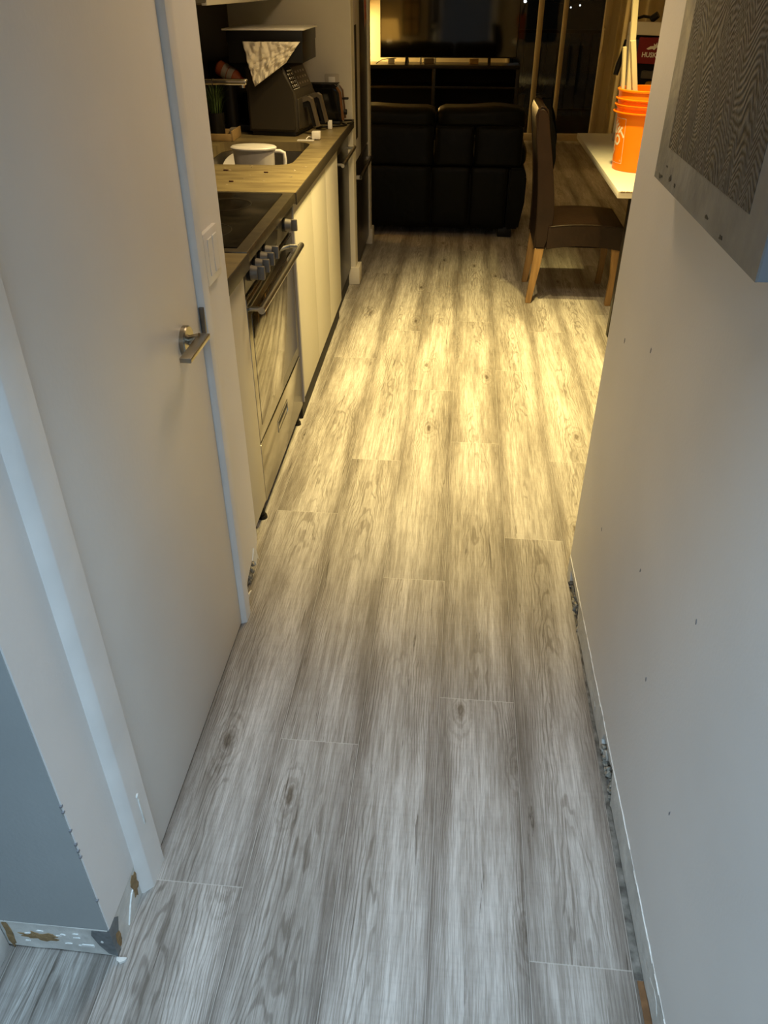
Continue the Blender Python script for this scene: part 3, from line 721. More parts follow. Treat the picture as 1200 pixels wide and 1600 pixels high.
# ================================================================== DISHWASHER
dw = thing('dishwasher', 'black dishwasher with steel bar handle beside the partition wall', 'dishwasher', (-0.95, 4.47, 0), kitchen=True)
b = MB(); b.box(-1.26, CF-0.04, 4.185, 4.765, 0.09, 0.885); b.build('body', 'black_matte', dw, smooth=False)
b = MB(); b.box(CF-0.04, CF-0.016, 4.185, 4.765, 0.10, 0.882, 0.004); d_ = b.build('door', 'dw_black', dw)
b = MB(); b.box(CF-0.016, CF-0.014, 4.20, 4.75, 0.82, 0.872, 0.001); b.build('control_strip', 'steel_dk', dw)
b = MB()
b.cyl((-0.594, 4.205, 0.790), (-0.594, 4.755, 0.790), 0.0095, 0.0095, 18)
for y in (4.235, 4.725): b.cyl((CF-0.016, y, 0.790), (-0.594, y, 0.790), 0.007, 0.007, 12)
b.build('handle', 'steel', d_)
b = MB(); b.box(-1.2, CF-0.03, 4.185, 4.765, 0, 0.09); b.build('toe_kick', 'dark', dw, smooth=False)

# ================================================================== WORKTOP with sink hole
def rrect(x0, x1, y0, y1, r, n=6):
    out = []
    for (cx, cy, a0) in ((x1-r, y0+r, -90), (x1-r, y1-r, 0), (x0+r, y1-r, 90), (x0+r, y0+r, 180)):
        for i in range(n+1):
            a = math.radians(a0+90*i/n); out.append((cx+r*math.cos(a), cy+r*math.sin(a)))
    return out
SX0, SX1, SY0, SY1 = -1.14, -0.712, 3.43, 4.00
wt = thing('worktop', 'brown speckled stone-look worktop with a sink cut-out', 'worktop', (-0.95, 3.8, 0.89), kitchen=True)
def slab_with_hole(x0, x1, y0, y1, hole, z0, z1):
    b = MB(); bm = b.bm
    outer = [(x0, y0), (x1, y0), (x1, y1), (x0, y1)]
    for z in (z0, z1):
        vo = [bm.verts.new((x, y, z)) for x, y in outer]; vh = [bm.verts.new((x, y, z)) for x, y in hole]
        es = [bm.edges.new((vo[i], vo[(i+1) % 4])) for i in range(4)] + [bm.edges.new((vh[i], vh[(i+1) % len(vh)])) for i in range(len(vh))]
        bmesh.ops.triangle_fill(bm, use_beauty=True, use_dissolve=False, edges=es)
        if z == z0: lo, lh = vo, vh
        else: uo, uh = vo, vh
    for a, c in ((lo, uo), (lh, uh)):
        n = len(a)
        for i in range(n): bm.faces.new([a[i], a[(i+1) % n], c[(i+1) % n], c[i]])
    return b
hole = rrect(SX0, SX1, SY0, SY1, 0.075)
b = slab_with_hole(-1.295, -0.602, 2.925, 4.777, hole, 0.8905, 0.930); b.build('top_slab', 'counter', wt, smooth=False)
b = MB(); b.box(-0.6022, -0.598, 2.925, 4.777, 0.888, 0.9300, 0.0012); b.build('front_edge', 'counter_edge', wt)
b = MB(); rnd = random.Random(2)
for i in range(18):
    x = -1.0+rnd.random()*0.36; y = 2.98+rnd.random()*0.44; k = 0.001+rnd.random()*0.0025
    b.prism(blob(x, y, k*1.8, k, 7, i, 0.5), 'Z', 0.9302, 0.9312)
cr = tag(b.build('crumbs', mat('food_crumbs', (0.5, 0.42, 0.28), 0.8, var=0.6, vscale=50)), 'pale crumbs scattered on the worktop between sink and cooktop', 'crumbs', kitchen=True); cr['kind'] = 'stuff'
for (x, y, lb) in ((-0.88, 3.09, 'dark red speck on the worktop nearest the cooktop'), (-0.78, 3.27, 'brown crumb on the worktop right of the red speck'), (-0.955, 3.30, 'small brown crumb on the worktop in front of the white pitcher')):
    b = MB(); b.prism(blob(x, y, 0.010, 0.005, 8, int(x*1000) % 91, 0.4), 'Z', 0.9303, 0.934)
    tag(b.build('crumb', mat('dark_crumb', (0.05, 0.012, 0.008), 0.6)), lb, 'crumb', kitchen=True)
b = slab_with_hole(-1.295, -0.602, 1.92, 2.160, rrect(-1.2, -1.1, 2.0, 2.05, 0.01, 2), 0.8905, 0.93)
wt2 = thing('worktop', 'short dark strip of worktop between the hall wall and the cooktop', 'worktop', (-0.95, 2.04, 0.89), kitchen=True)
b.bm.free(); b = MB(); b.box(-1.295, -0.602, 1.92, 2.158, 0.8905, 0.930, 0.001); b.build('top_slab', 'counter', wt2)
b = MB(); b.box(-0.6022, -0.598, 1.92, 2.158, 0.888, 0.930, 0.0012); b.build('front_edge', 'counter_edge', wt2)

# sink bowl
sk = thing('kitchen_sink', 'undermounted stainless steel sink bowl in the worktop', 'sink', (-0.925, 3.715, 0.70), kitchen=True)
b = MB(); bm = b.bm
ri = []
for (ins, z) in ((-0.006, 0.889), (0.004, 0.889), (0.008, 0.87), (0.018, 0.74), (0.05, 0.712)):
    rr_ = rrect(SX0+ins, SX1-ins, SY0+ins, SY1-ins, max(0.02, 0.075-ins*0.3)); ri.append([bm.verts.new((x, y, z)) for x, y in rr_])
for i in range(len(ri)-1):
    n = len(ri[i])
    for k in range(n): bm.faces.new([ri[i][k], ri[i][(k+1) % n], ri[i+1][(k+1) % n], ri[i+1][k]])
bm.faces.new(ri[-1])
b.build('bowl', 'steel_dk', sk, solid=0.001)
b = MB(); b.lathe([(0.0, 0.001), (0.02, 0.001), (0.036, 0.004), (0.042, 0.002)], (-0.925, 3.80, 0.713), 24); b.build('drain', 'chrome', sk)

# pitcher in the sink
pt = thing('water_pitcher', 'white oval water filter pitcher standing in the sink', 'pitcher', (-0.925, 3.655, 0.72), kitchen=True)
PC = (-0.938, 3.665)
b = MB(); b.lathe([(0.070, 0.0), (0.078, 0.006), (0.092, 0.225), (0.0925, 0.232)], (PC[0], PC[1], 0.722), 48, 1.02, 0.62); b.build('jug', 'clear_plastic', pt)
b = MB(); b.lathe([(0.098, 0.0), (0.100, 0.006), (0.094, 0.011), (0.0, 0.013)], (PC[0], PC[1], 0.954), 48, 1.03, 0.70); b.build('lid', 'white_plastic', pt)
b = MB(); b.tube([(PC[0]+0.088, PC[1], 0.945), (PC[0]+0.118, PC[1], 0.945), (PC[0]+0.136, PC[1], 0.938), (PC[0]+0.138, PC[1], 0.91), (PC[0]+0.132, PC[1], 0.82), (PC[0]+0.112, PC[1], 0.775), (PC[0]+0.08, PC[1], 0.77)], 0.008, 10); b.build('handle', 'white_plastic', pt)
# plates standing in the sink
for (x, y, r, tl, lb) in ((-1.035, 3.86, 0.088, 0.5, 'white plate rim leaning in the sink left of the pitcher'), (-0.775, 3.60, 0.050, -0.9, 'small white bowl rim leaning in the sink right of the pitcher')):
    b = MB(); b.lathe([(0.0, 0), (r*0.6, 0.0), (r*0.97, 0.016), (r, 0.019), (r*0.98, 0.021), (r*0.6, 0.004), (0.0, 0.004)], (0, 0, 0), 40)
    q = Matrix.Rotation(math.radians(62), 3, 'X') @ Matrix.Rotation(tl*0.2, 3, 'Y')
    b.move(lambda c: q @ c + Vector((x, y, 0.9)) + Vector((0, 0, -0.055 if r < 0.06 else -0.085)))
    o = b.build('dinner_plate' if r > 0.06 else 'small_bowl', 'white_plastic'); tag(o, lb, 'plate' if r > 0.06 else 'bowl', kitchen=True)

# faucet
fa = thing('faucet', 'chrome faucet with a straight horizontal spout over the sink', 'faucet', (-1.22, 3.72, 0.93), kitchen=True)
b = MB(); b.cyl((-1.22, 3.72, 0.9305), (-1.22, 3.72, 0.938), 0.03, 0.028, 28); b.cyl((-1.22, 3.72, 0.938), (-1.22, 3.72, 1.225), 0.019, 0.019, 24); b.build('body', 'chrome', fa)
b = MB(); b.box(-1.235, -0.955, 3.703, 3.737, 1.196, 1.218, 0.006, 3); sp = b.build('spout', 'chrome', fa)
b = MB(); b.cyl((-0.977, 3.72, 1.198), (-0.977, 3.72, 1.185), 0.012, 0.012, 20); b.build('aerator', 'chrome', sp)
b = MB(); b.box(-1.106, -1.103, 3.702, 3.738, 1.195, 1.219); b.build('spout_joint', 'dark', sp)
b = MB(); b.cyl((-1.22, 3.72, 1.225), (-1.22, 3.72, 1.25), 0.017, 0.015, 20); b.box(-1.226, -1.214, 3.72, 3.81, 1.245, 1.254, 0.002); b.build('lever', 'chrome', fa)

# tray with potted grass
tr = thing('wooden_tray', 'small pale wooden tray holding the potted grass by the sink', 'tray', (-1.20, 4.08, 0.93), kitchen=True)
b = MB(); b.box(-1.27, -1.125, 4.00, 4.15, 0.931, 0.940, 0.001); b.build('base', 'wood_tray', tr)
b = MB()
b.box(-1.27, -1.125, 3.992, 4.0, 0.931, 0.962, 0.001); b.box(-1.27, -1.125, 4.15, 4.158, 0.931, 0.962, 0.001); b.box(-1.125, -1.117, 3.992, 4.158, 0.931, 0.975, 0.001); b.box(-1.278, -1.27, 3.992, 4.158, 0.931, 0.962, 0.001)
b.build('rim', 'wood_tray', tr)
b = MB(); b.box(-1.160, -1.128, 4.10, 4.145, 0.941, 0.972, 0.002)
tag(b.build('sponge', 'label'), 'small pale sponge lying in the wooden tray', 'sponge', kitchen=True)
pp = thing('potted_grass', 'green grass plant in a dark round pot on the wooden tray', 'potted plant', (-1.205, 4.05, 0.941), kitchen=True)
b = MB(); b.lathe([(0.030, 0), (0.036, 0.0), (0.040, 0.105), (0.036, 0.106), (0.034, 0.09), (0.0, 0.09)], (-1.205, 4.052, 0.941), 28); b.build('pot', 'black', pp)
b = MB(); rnd = random.Random(6)
for i in range(110):
    a = rnd.random()*6.28; r0 = rnd.random()*0.026; h = 0.09+rnd.random()*0.09; sp_ = 0.012+rnd.random()*0.05
    p0 = Vector((-1.205+math.cos(a)*r0, 4.052+math.sin(a)*r0, 1.03)); d = Vector((math.cos(a), math.sin(a), 0))
    p1 = p0+d*sp_*0.35+Vector((0, 0, h*0.6)); p2 = p0+d*sp_+Vector((0, 0, h*(0.95-sp_*2)))
    sd = Vector((-d.y, d.x, 0))*0.0016
    b.quad([p0-sd, p0+sd, p1+sd*0.8, p1-sd*0.8]); b.quad([p1-sd*0.8, p1+sd*0.8, p2+sd*0.15, p2-sd*0.15])
g_ = b.build('grass_blades', 'grass', pp, smooth=False); g_['kind'] = 'stuff'

# black coffee machine in the shade, behind everything
cm = thing('coffee_machine', 'tall black coffee machine in the dark corner behind the air fryer', 'coffee machine', (-1.17, 4.48, 0.93), kitchen=True)
b = MB(); b.box(-1.288, -1.075, 4.28, 4.70, 0.931, 0.965, 0.006); b.build('base', 'black', cm)
b = MB(); b.box(-1.288, -1.17, 4.30, 4.68, 0.965, 1.235, 0.008); b.build('tower', 'black', cm)
b = MB(); b.box(-1.288, -1.085, 4.30, 4.68, 1.14, 1.238, 0.01); b.build('head', 'black', cm)
b = MB(); b.lathe([(0.05, 0), (0.062, 0.03), (0.06, 0.10), (0.045, 0.13)], (-1.125, 4.42, 0.967), 28, 0.7, 1); b.build('carafe', 'black_gloss', cm)

# orange spray bottle lying on the faucet ledge
bt = thing('spray_bottle', 'orange bottle with a pale label tipped sideways behind the faucet', 'bottle', (-1.19, 4.12, 0.93), kitchen=True)
q0, q1 = Vector((-1.22, 4.225, 1.225)), Vector((-1.065, 4.20, 1.150))
ax = (q1-q0).normalized()
def along(b, segs):
    for (a, c, r, r2) in segs: b.cyl(q0+ax*a, q0+ax*c, r, r2, 24)
b = MB(); along(b, ((0, 0.008, 0.026, 0.033), (0.008, 0.095, 0.033, 0.033), (0.095, 0.125, 0.033, 0.016))); b.build('body', 'bottle', bt)
b = MB(); along(b, ((0.035, 0.06, 0.0336, 0.0336), (0.064, 0.09, 0.0336, 0.0336))); b.build('label_band', 'label', bt)
b = MB(); along(b, ((0.125, 0.15, 0.015, 0.015), (0.15, 0.165, 0.01, 0.006))); b.build('nozzle', 'bottle_dk', bt)
b = MB(); b.cyl((-1.175, 4.235, 0.931), (-1.175, 4.235, 1.160), 0.03, 0.03, 20)
tag(b.build('dark_canister', 'black'), 'dark canister under the tipped orange bottle', 'canister', kitchen=True)

# ================================================================== AIR FRYER (faces the aisle)
af = thing('air_fryer', 'large dark grey two-basket air fryer on the worktop', 'air fryer', (-0.93, 4.31, 0.93), kitchen=True)
AY0, AY1 = 4.155, 4.475
prof = [(-1.06, 0.950), (-0.818, 0.950), (-0.808, 0.965), (-0.808, 1.10), (-0.822, 1.125), (-0.870, 1.232), (-0.89, 1.242), (-1.04, 1.242), (-1.06, 1.225)]
b = MB(); b.prism(prof, 'Y', AY0, AY1)
es = [e for e in b.bm.edges if abs(e.verts[0].co.y-e.verts[1].co.y) < 1e-5]
bmesh.ops.bevel(b.bm, geom=es, offset=0.012, segments=3, affect='EDGES', clamp_overlap=True)
b.build('shell', 'fryer', af, angle=50)
b = MB(); b.box(-1.05, -0.825, AY0+0.012, AY1-0.012, 0.931, 0.951, 0.004); b.build('foot_base', 'black', af)
def slant(t, out=0.0):
    a = Vector((-0.822, 0, 1.128)); c = Vector((-0.868, 0, 1.228)); d = (c-a); n = Vector((0.1, 0, 0.046)).normalized()
    return a+d*t+n*out
def panel(b, y0, y1, t0, t1, out0, out1):
    p = [slant(t0, out0), slant(t1, out0), slant(t1, out1), slant(t0, out1)]
    b.prism([(q.x, q.z) for q in p], 'Y', y0, y1)
b = MB(); panel(b, AY0+0.017, AY0+0.112, 0.06, 0.92, -0.002, 0.0016); lp = b.build('label_panel', 'black_gloss', af, smooth=False)
b = MB(); panel(b, AY0+0.118, AY1-0.015, 0.06, 0.92, -0.002, 0.0016); cp_ = b.build('control_panel', 'fryer_panel', af, smooth=False)
b = MB(); rnd = random.Random(1)
panel(b, AY0+0.035, AY0+0.095, 0.80, 0.85, 0.0017, 0.0021)
for i in range(4):
    for j in range(3):
        t = 0.15+0.16*i; y = AY0+0.025+0.027*j
        panel(b, y, y+0.006+rnd.random()*0.010, t+0.04, t+0.085, 0.0017, 0.0021); panel(b, y+0.002, y+0.012+rnd.random()*0.004, t, t+0.014, 0.0017, 0.0021)
panel(b, AY0+0.108, AY0+0.1095, 0.06, 0.92, 0.0017, 0.0021); panel(b, AY0+0.018, AY0+0.1095, 0.06, 0.075, 0.0017, 0.0021)
b.build('printed_icons', 'icon_ink', lp, smooth=False)
b = MB()
for i in range(3):
    for j in range(4):
        y = AY0+0.135+j*0.04; panel(b, y, y+0.02, 0.18+0.24*i, 0.27+0.24*i, 0.0017, 0.003)
b.build('buttons', 'fryer_handle', cp_, smooth=False)
for i in range(2):
    y0 = AY0+0.012+i*0.15; y1 = y0+0.146
    b = MB(); b.box(-0.812, -0.799, y0, y1, 0.962, 1.098, 0.01, 3); bk = b.build('basket', 'fryer', af)
    yc = (y0+y1)/2
    b = MB()
    pr_ = [(-0.800, 1.095), (-0.770, 1.103), (-0.752, 1.092), (-0.722, 0.972), (-0.732, 0.968), (-0.760, 1.078), (-0.772, 1.085), (-0.800, 1.075)]
    b.prism(pr_, 'Y', yc-0.016, yc+0.016); b.build('handle', 'fryer_handle', bk, smooth=False)
    b = MB(); b.prism([(-0.800, 1.074), (-0.773, 1.083), (-0.762, 1.074), (-0.735, 0.972), (-0.752, 0.968), (-0.776, 1.056), (-0.800, 1.056)], 'Y', yc-0.011, yc+0.011); b.build('handle_grip', 'black', bk, smooth=False)

# black bread box on top, with white board and paper
bb_ = thing('black_storage_box', 'black storage box resting on top of the air fryer', 'box', (-0.98, 4.40, 1.243), kitchen=True)
b = MB(); b.box(-1.145, -0.790, 4.150, 4.54, 1.246, 1.374, 0.003); b.build('box_body', 'black', bb_)
b = MB(); b.box(-1.148, -0.787, 4.147, 4.543, 1.330, 1.376, 0.002); b.build('rim', 'black', bb_)
b = MB(); b.box(-1.165, -0.778, 4.14, 4.56, 1.3775, 1.385, 0.002)
tag(b.build('white_board', 'white_plastic'), 'thin white board lying flat on the black storage box', 'board', kitchen=True)
# crumpled paper hanging from the front
b = MB(); rnd = random.Random(8)
from mathutils import noise as mn
def pap(u, v):
    # u 0..1 across, v 0..1 down: quadrilateral that narrows to the lower left
    tl, tr_, br, bl = Vector((-1.065, 1.334)), Vector((-0.793, 1.334)), Vector((-0.862, 1.250)), Vector((-1.020, 1.150))
    p = (tl*(1-u)+tr_*u)*(1-v)+(bl*(1-u)+br*u)*v
    n = abs(mn.noise(Vector((u*6, v*3, 0.3))))*0.030+abs(mn.noise(Vector((u*10+3+v*4, v*6, 1))))*0.018
    y = 4.140 - abs(n)*0.9 - 0.012*v
    return (p.x, y-0.006, p.y)
b.grid(pap, 40, 30)
tag(b.build('crumpled_paper', 'paper', smooth=True, angle=25, solid=0.0008), 'crumpled cream paper sheet hanging from the front of the black box', 'paper', kitchen=True)

# toaster behind the fryer
ts = thing('toaster', 'black toaster with copper trim beside the outlet', 'toaster', (-0.79, 4.61, 0.93), kitchen=True)
b = MB()
b.prism([(-0.95, 0.945), (-0.672, 0.945), (-0.664, 0.96), (-0.676, 1.085), (-0.695, 1.112), (-0.72, 1.120), (-0.92, 1.120), (-0.95, 1.10)], 'Y', 4.555, 4.69)
es = [e for e in b.bm.edges if abs(e.verts[0].co.y-e.verts[1].co.y) < 1e-5]
bmesh.ops.bevel(b.bm, geom=es, offset=0.02, segments=4, affect='EDGES', clamp_overlap=True)
b.build('shell', 'black_gloss', ts, angle=50)
b = MB(); b.prism([(-0.672, 0.95), (-0.660, 0.95), (-0.672, 1.085), (-0.690, 1.108), (-0.70, 1.106), (-0.684, 1.08)], 'Y', 4.572, 4.586)
b.prism([(-0.672, 0.95), (-0.660, 0.95), (-0.672, 1.085), (-0.690, 1.108), (-0.70, 1.106), (-0.684, 1.08)], 'Y', 4.659, 4.673); b.build('copper_trim', 'copper', ts, smooth=False)
b = MB(); b.box(-0.672, -0.640, 4.605, 4.640, 1.045, 1.054, 0.003); b.build('lever', 'black', ts)
b = MB(); b.cyl((-0.665, 4.622, 0.985), (-0.650, 4.622, 0.985), 0.014, 0.013, 18); b.build('dial', 'black', ts)
b = MB(); b.box(-0.93, -0.69, 4.59, 4.605, 1.118, 1.1215); b.box(-0.93, -0.69, 4.64, 4.655, 1.118, 1.1215); b.build('bread_slot', 'dark', ts)
b = MB(); b.box(-0.94, -0.68, 4.562, 4.683, 0.931, 0.946, 0.003); b.build('foot_base', 'black', ts)

b = MB(); b.tube([(-0.665, 4.56, 0.937), (-0.64, 4.52, 0.936), (-0.65, 4.50, 0.936), (-0.70, 4.47, 0.936), (-0.76, 4.45, 0.936), (-0.78, 4.39, 0.936)], 0.0045, 8)
b.tube([(-0.67, 4.67, 0.937), (-0.625, 4.66, 0.94), (-0.612, 4.60, 0.937), (-0.64, 4.56, 0.937)], 0.004, 8)
tag(b.build('power_cord', 'black'), 'black power cord looping on the worktop corner by the toaster', 'cord', kitchen=True)
b = MB(); b.box(-0.748, -0.708, 4.062, 4.100, 0.9335, 0.967, 0.003)
tag(b.build('white_charger_cube', 'white_plastic'), 'small white cube charger on the worktop in front of the air fryer', 'charger', kitchen=True)
b = MB(); b.box(-0.815, -0.735, 4.03, 4.06, 0.9305, 0.933); b.tube([(-0.748, 4.08, 0.94), (-0.765, 4.075, 0.944), (-0.775, 4.06, 0.935)], 0.0025, 6)
tag(b.build('white_paper_slip', 'white_plastic'), 'flat white slip beside the white cube charger', 'paper', kitchen=True)
b = MB(); b.box(-0.722, -0.700, 4.40, 4.42, 0.931, 0.972, 0.003)
tag(b.build('white_plug', 'white_plastic'), 'white plug behind the far air fryer handle', 'plug', kitchen=True)
ot = thing('wall_outlet', 'cream double outlet plate on the partition wall above the toaster', 'outlet', (-0.74, 4.78, 1.06))
b = MB(); b.box(-0.788, -0.712, 4.773, 4.7795, 1.035, 1.150, 0.003); b.build('plate', 'wall_k', ot)
b = MB(); b.box(-0.768, -0.732, 4.7715, 4.774, 1.048, 1.137, 0.002); b.build('socket', 'white_plastic', ot)

# upper cabinet and hood
uc = thing('wall_cabinet', 'cream wall cabinet above the sink, only its underside rail showing', 'cabinet', (-1.12, 3.85, 1.49), kitchen=True)
b = MB(); b.box(-1.295, -1.0, 3.30, 4.775, 1.505, 2.25); b.build('carcass', 'cab', uc, smooth=False)
b = MB(); b.box(-1.0, -0.98, 3.30, 4.775, 1.490, 2.25, 0.002); b.build('door', 'cab', uc)
b = MB(); b.box(-1.20, -1.12, 3.85, 3.92, 1.482, 1.505, 0.003); b.build('light_puck', 'label', uc)
hd_ = thing('range_hood', 'dark range hood corner at the top edge above the cooktop', 'range hood', (-1.10, 2.55, 1.48), kitchen=True)
b = MB(); b.box(-1.29, -0.93, 2.2, 3.20, 1.50, 1.60, 0.004); b.build('canopy', 'steel_dk', hd_)
b = MB(); b.box(-1.24, -0.98, 2.25, 3.15, 1.495, 1.501); b.build('filter_mesh', 'dark', hd_)

# ================================================================== FRIDGE
fr = thing('refrigerator', 'tall black refrigerator with freezer drawer in the niche', 'refrigerator', (-1.0, 5.29, 0), kitchen=True)
b = MB(); b.box(-1.36, -0.67, 4.90, 5.69, 0.03, 1.85, 0.003); b.build('body', 'fridge', fr)
b = MB(); b.box(-0.67, -0.612, 4.905, 5.685, 0.06, 0.66, 0.004); fd = b.build('freezer_drawer', 'fridge', fr)
b = MB(); b.box(-0.67, -0.612, 4.905, 5.685, 0.675, 1.84, 0.004); ud = b.build('fridge_door', 'fridge', fr)
b = MB(); b.box(-0.612, -0.607, 4.92, 5.20, 0.685, 1.83, 0.001); b.build('handle_trim', 'silver', ud)
b = MB(); b.box(-0.6075, -0.6060, 4.94, 5.04, 0.80, 1.37, 0.0005); b.build('handle_recess', 'dark', ud)
b = MB(); b.box(-0.590, -0.574, 4.93, 5.61, 0.585, 0.603, 0.003)
hb = b.build('handle', 'fridge', fd)
for y in (4.935, 5.575):
    b = MB(); b.box(-0.612, -0.576, y, y+0.03, 0.583, 0.602, 0.002); b.build('handle_bracket', 'gable', fd)
b = MB()
b.grid(lambda u, v: (-0.605-0.002*math.sin(v*6)+0.004*v*math.sin(u*3), 5.46+0.10*u-0.02*math.sin(v*5), 1.70-0.37*v*(1-0.15*math.sin(u*3.1))), 12, 20)
dw_ = tag(b.build('crayon_drawing', 'pink', solid=0.0006), 'pink and orange crayon drawing stuck on the refrigerator door', 'drawing', kitchen=True)
b = MB(); b.grid(lambda u, v: (-0.6062-0.002*math.sin(v*6), 5.45+0.12*u-0.02*math.sin(v*5), 1.70-0.385*v*(1-0.15*math.sin(u*3.1))), 12, 20)
o = b.build('paper_backing', 'drawing', dw_, solid=0.0004)

# ================================================================== SOFA (seen from behind)
sf = thing('sofa', 'black leather sofa with its back to the kitchen', 'sofa', (-0.55, 6.45, 0))
def cushion(name, x0, x1, y0, y1, z0, z1, bev, parent, bulge=0.0, m='leather_black', lean=0.0, nx=10, wob=0.0, seed=0):
    b = MB(); b.box(x0, x1, y0, y1, z0, z1)
    bmesh.ops.subdivide_edges(b.bm, edges=b.bm.edges[:], cuts=nx, use_grid_fill=True)
    c = Vector(((x0+x1)/2, (y0+y1)/2, (z0+z1)/2)); h = Vector(((x1-x0)/2, (y1-y0)/2, (z1-z0)/2))
    def f(co):
        d = co-c; r = bev
        q = Vector([max(-(h[i]-r), min(h[i]-r, d[i])) for i in range(3)])
        e = d-q
        if e.length > 1e-9: e = e.normalized()*r
        k = (1-min(1, abs(d.x/h.x))**2)*(1-min(1, abs(d.z/h.z))**2)
        p = q+e; p.y += bulge*k*(1 if d.y > 0 else -1)*abs(d.y/h.y)
        p.z += bulge*0.5*(1-abs(d.x/h.x)**2)*(1 if d.z > 0 else 0)
        if wob: 
            n = mn.noise(Vector((co.x*5+seed, co.z*7, co.y*3)))
            p.y += n*wob; p.z += mn.noise(Vector((co.x*4+seed, 0.5, 3)))*wob
        p.y += lean*(d.z+h.z)
        return c+p
    b.move(f); return b.build(name, m, parent, angle=60)
cushion('base_frame', -1.60, 0.30, 5.965, 6.80, 0.05, 0.44, 0.02, sf, 0.0)
for x0, x1 in ((-1.60, -0.90), (-0.90, -0.235), (-0.232, 0.045), (0.048, 0.315)):
    cushion('back_panel', x0+0.002, x1-0.002, 5.945, 6.00, 0.06, 0.476, 0.012, sf, 0.004)
for x0, x1 in ((-1.60, -0.90), (-0.90, -0.225), (-0.22, 0.06), (0.063, 0.40)):
    cushion('upper_back_panel', x0+0.002, x1-0.002, 5.965, 6.10, 0.478, 0.735, 0.02, sf, 0.008, lean=0.12, wob=0.004, seed=x0)
for x0, x1 in ((-1.60, -0.90), (-0.90, -0.222), (-0.215, 0.415)):
    cushion('head_cushion', x0+0.003, x1-0.003, 6.03, 6.30, 0.70, 0.843, 0.05, sf, 0.012, wob=0.014, seed=x0*3)
b = MB(); pr2 = [(0.32, 0.06), (0.415, 0.06), (0.445, 0.25), (0.445, 0.42), (0.425, 0.478), (0.32, 0.478)]
b.prism(pr2, 'Y', 5.945, 6.85); bmesh.ops.bevel(b.bm, geom=b.bm.edges[:], offset=0.012, segments=2, affect='EDGES', clamp_overlap=True); b.build('arm', 'leather_black', sf, angle=50)
cushion('arm_pad', 0.315, 0.44, 6.05, 6.85, 0.47, 0.60, 0.04, sf, 0.01)
cushion('seat_cushion', -1.55, 0.30, 6.15, 6.85, 0.40, 0.52, 0.04, sf, 0.01)
for x, y in ((0.27, 5.96), (0.27, 6.7), (-1.55, 5.98), (-1.55, 6.7)):
    b = MB(); b.box(x, x+0.10, y, y+0.10, 0.0, 0.07, 0.004); b.build('foot', 'black', sf)

# ================================================================== TV and stand
tv = thing('television', 'large dark flat television on the black stand', 'television', (-0.23, 9.83, 0.83))
b = MB(); b.box(-0.980, 0.510, 9.815, 9.85, 0.885, 1.745, 0.004); b.build('case', 'black', tv)
b = MB(); b.box(-0.970, 0.500, 9.811, 9.8155, 0.897, 1.735); b.build('screen', 'tv', tv, smooth=False)
for x in (-0.70, 0.20):
    b = MB(); b.prism([(9.70, 0.826), (9.96, 0.826), (9.96, 0.834), (9.85, 0.90), (9.82, 0.90), (9.70, 0.834)], 'X', x, x+0.03); b.build('leg', 'black', tv, smooth=False)
st = thing('tv_stand', 'long black wooden stand with open shelves under the television', 'tv stand', (-0.35, 9.9, 0))
b = MB(); b.box(-1.35, 0.55, 9.68, 10.12, 0.79, 0.824, 0.004); b.build('top', 'tvstand', st)
b = MB(); b.box(-1.33, 0.52, 9.70, 10.10, 0.60, 0.622, 0.002); b.build('shelf', 'tvstand', st)
b = MB(); b.box(-1.33, 0.52, 9.70, 10.10, 0.06, 0.085, 0.002); b.build('shelf', 'tvstand', st)
for x in (-1.35, -0.40, 0.51): b = MB(); b.box(x, x+0.04, 9.69, 10.11, 0.0, 0.79, 0.002); b.build('upright', 'tvstand', st)
b = MB(); b.box(-1.33, 0.52, 10.09, 10.10, 0.08, 0.79); b.build('back_panel', 'black_matte', st, smooth=False)
b = MB(); b.tube([(-1.02, 9.76, 0.828), (-0.99, 9.77, 0.85), (-0.95, 9.78, 0.868), (-0.88, 9.785, 0.878), (-0.80, 9.79, 0.880)], 0.004, 8)
tag(b.build('tv_cable', 'black'), 'thin black cable arching onto the stand at the left of the television', 'cable')
for (x, w_, h_, c_, lb) in ((-0.90, 0.07, 0.05, 'white_plastic', 'small white box on the stand at the left end below the television'),
                            (-0.545, 0.016, 0.055, 'white_plastic', 'thin white upright box under the television, left of the pair'),
                            (-0.50, 0.11, 0.052, 'label', 'wider tan box under the television'),
                            (-0.385, 0.016, 0.055, 'white_plastic', 'thin white upright box under the television, right of the tan box'),
                            (0.00, 0.10, 0.05, 'wood_tray', 'small brown wooden box under the middle of the television')):
    b = MB(); b.box(x, x+w_, 9.87, 9.93, 0.825, 0.825+h_, 0.002)
    tag(b.build('small_box', c_), lb, 'box')

# warm lamps of the living room
def lamp(x, y, z, power, lb, mm='shade', r=0.16):
    t = thing('floor_lamp', lb, 'lamp', (x, y, 0))
    b = MB(); b.lathe([(0.0, 0.0), (0.13, 0.0), (0.13, 0.012), (0.02, 0.022), (0.0, 0.022)], (x, y, 0), 32); b.build('base', 'black', t)
    b = MB(); b.cyl((x, y, 0.02), (x, y, z+0.05), 0.011, 0.011, 14); b.build('pole', 'black', t)
    b = MB(); b.lathe([(r, 0), (r*0.8, 0.26)], (x, y, z), 36); b.bm.faces.ensure_lookup_table()
    for f in [f for f in b.bm.faces if len(f.verts) > 8]: b.bm.faces.remove(f)
    b.build('lamp_shade', mm, t, solid=0.002)
    d = bpy.data.lights.new('lamp_bulb', 'POINT'); d.energy = power; d.color = (1.0, 0.68, 0.24); d.shadow_soft_size = 0.05
    o = bpy.data.objects.new('lamp_bulb', d); COL.objects.link(o); o.location = (x, y, z-0.06)
